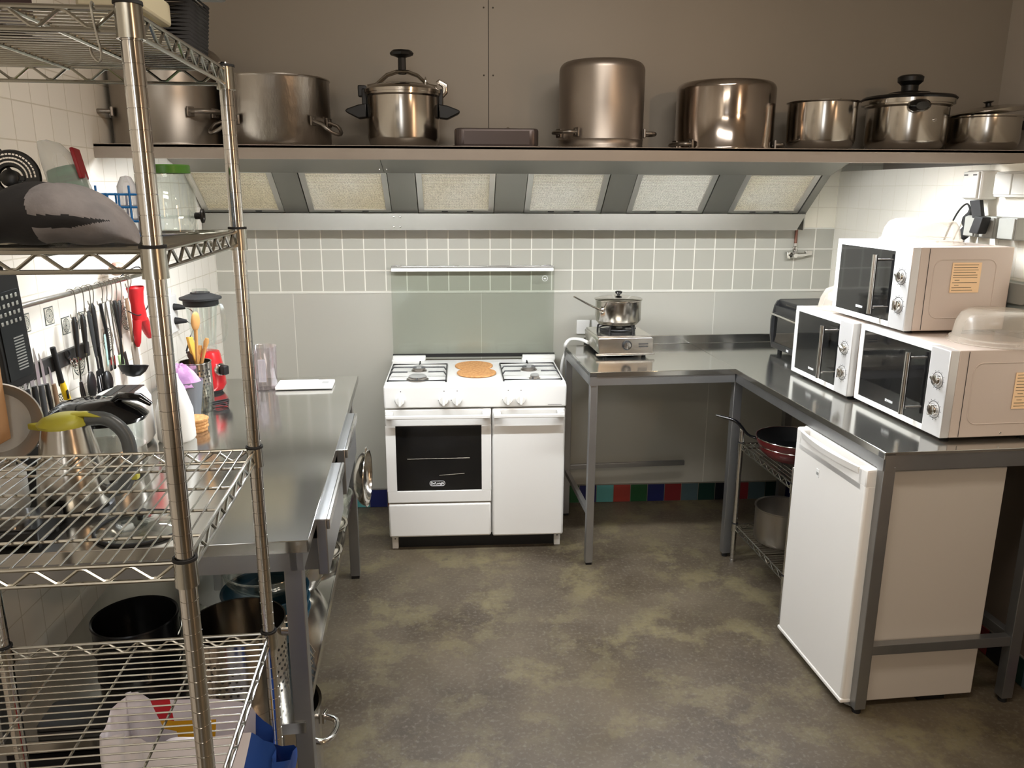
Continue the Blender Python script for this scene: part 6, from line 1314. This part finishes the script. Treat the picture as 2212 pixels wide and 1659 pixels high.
# hook and cable loop
m = MB(); m.tube(smooth_path([(0, 0, 0.0), (0.0, -0.009, 0.006), (0.0, -0.012, -0.004), (0.003, -0.012, -0.03), (0.006, -0.012, -0.052), (0.002, -0.012, -0.060), (-0.005, -0.012, -0.052), (-0.006, -0.012, -0.044)], 4), 0.0016, 8); tag(m.build('wire_hook', M_chromed, loc=rk(-0.372, 1.072, RZ[0] + 0.0335)), 'bent wire hook hanging from the top front edge of the tall rack', 'hook')
m = MB(); m.tube(smooth_path([(0, 0, 0.0), (0.01, 0, -0.02), (0.006, 0, -0.055), (-0.004, 0, -0.085), (0.012, 0, -0.115), (0.045, 0, -0.145), (0.055, 0, -0.165), (0.044, 0, -0.168), (0.015, 0, -0.135), (-0.004, 0, -0.092)], 5), 0.0030, 8); tag(m.build('power_cable', M_rubber, loc=rk(-0.735, 1.545, RZ[0] + 0.005), rz=TT), 'black cord hanging in a loop below the top shelf of the tall rack', 'cord')
# top shelf
t = thing('cream_box', 'cream plastic box overhanging the top shelf of the tall rack', 'box', rk(-0.455, 1.27, S1), TT)
m = MB(); m.box(0, 0.070, 0, 0.12, 0.002, 0.060, 0.010, seg=3); m.build('box_body', mat('cream_plastic', '#cfc7a8', 0.45), t)
m = MB(); m.box(-0.010, 0.082, -0.008, 0.128, 0.036, 0.072, 0.005); m.build('box_lid', mat('cream_plastic_lid', '#b5ad92', 0.45), t)
t = thing('woven_basket', 'black ribbed basket on the top shelf of the tall rack', 'basket', rk(-0.470, 1.42, S1), TT)
m = MB(); w_, d_, h_ = 0.112, 0.12, 0.10
for k in range(16): z = 0.004 + k * 0.006; q = 0.004 * (k % 2); m.tube([(0, 0, z), (w_ + k * 0.0006, 0, z), (w_ + k * 0.0006, d_, z), (0, d_, z)], 0.0034, 6, loop=True)
m.box(0.002, w_ - 0.001, 0.002, d_ - 0.002, 0.001, 0.005); m.build('basket_weave', M_rubber, t)
t = thing('serving_tray', 'dark tray lying across the black basket above the top rack shelf', 'tray', rk(-0.505, 1.375, S1 + 0.1085), TT)
m = MB(); m.prism(rrect(0, 0.185, 0.0, 0.19, 0.012), 0.012, bev=0.004); m.build('tray_body', mat('dark_slate_tray', '#2c2c2d', 0.22, 0.3), t)
t = thing('wine_red_box', 'dark wine coloured box at the left of the top rack shelf', 'box', rk(-0.80, 1.12, S1), TT)
m = MB(); m.box(0, 0.27, 0, 0.17, 0.001, 0.09, 0.006); m.build('box_body', mat('dark_wine', '#2b1a1a', 0.5), t)
# shopping bag
t = thing('shopping_bag', 'crumpled white shopping bag with blue, red and yellow print below the rack', 'bag', rk(-0.455, 1.40, RZ[5] + 0.038), TT)
M_bagw = mat('bag_white', '#dcd9de', 0.55, bump=0.5, bscale=14); M_bagb = mat('bag_blue', '#1c4590', 0.5); M_bagr = mat('bag_red', '#c02530', 0.5); M_bagy = mat('bag_yellow', '#d9a31f', 0.5)
m = MB(); nu, nv = 44, 26; rows = []
for j in range(nv + 1):
    v = j / nv; row = []
    for k in range(nu):
        a = 2 * PI * k / nu; c, s = math.cos(a), math.sin(a)
        ex = (abs(c) ** 0.45) * (1 if c > 0 else -1); ey = (abs(s) ** 0.45) * (1 if s > 0 else -1)
        wob = 0.010 * math.sin(5 * a + 7 * v) + 0.007 * math.sin(11 * a - 9 * v)
        sx_, sy_ = 0.118 + 0.045 * v, 0.085 - 0.035 * v ** 2
        z = 0.600 * v + (0.03 * math.sin(a * 2 + 0.8) + 0.060 * math.cos(a)) * -v ** 3
        row.append(m.bm.verts.new((ex * sx_ + wob * v + 0.015 * v, ey * sy_ + wob * 0.8, z)))
    rows.append(row)
m.skin(rows, cap0=True, cap1=False)
for f in m.bm.faces:
    c = f.calc_center_median(); u = c.x; w = c.z
    if w > 0.30 and u > 0.105: f.material_index = 1
    elif w < 0.50 and abs((w - 0.40) + (u - 0.02) * 0.9) < 0.055 and -0.06 < u < 0.12 and c.y < 0: f.material_index = 3
    elif c.y > 0.0 and 0.43 < w < 0.575 and abs(u - 0.01 - (0.50 - w) * 0.6) < 0.035: f.material_index = 3
    elif c.y > 0.0 and w > 0.56 and -0.075 < u < -0.045: f.material_index = 2
    elif w < 0.40 and u < -0.11: f.material_index = 2
    elif u > 0.03 and u < 0.07 and 0.36 < w < 0.44: f.material_index = 1
m.build('bag_body', [M_bagw, M_bagb, M_bagr, M_bagy], t, sharp=0)
m = MB(); m.tube(smooth_path([(-0.05, -0.03, 0.55), (-0.04, -0.035, 0.60), (0.0, -0.03, 0.60), (0.04, -0.02, 0.58), (0.05, -0.02, 0.52)], 4), 0.006, 8, flat=0.4); m.build('bag_handle', M_bagw, t)
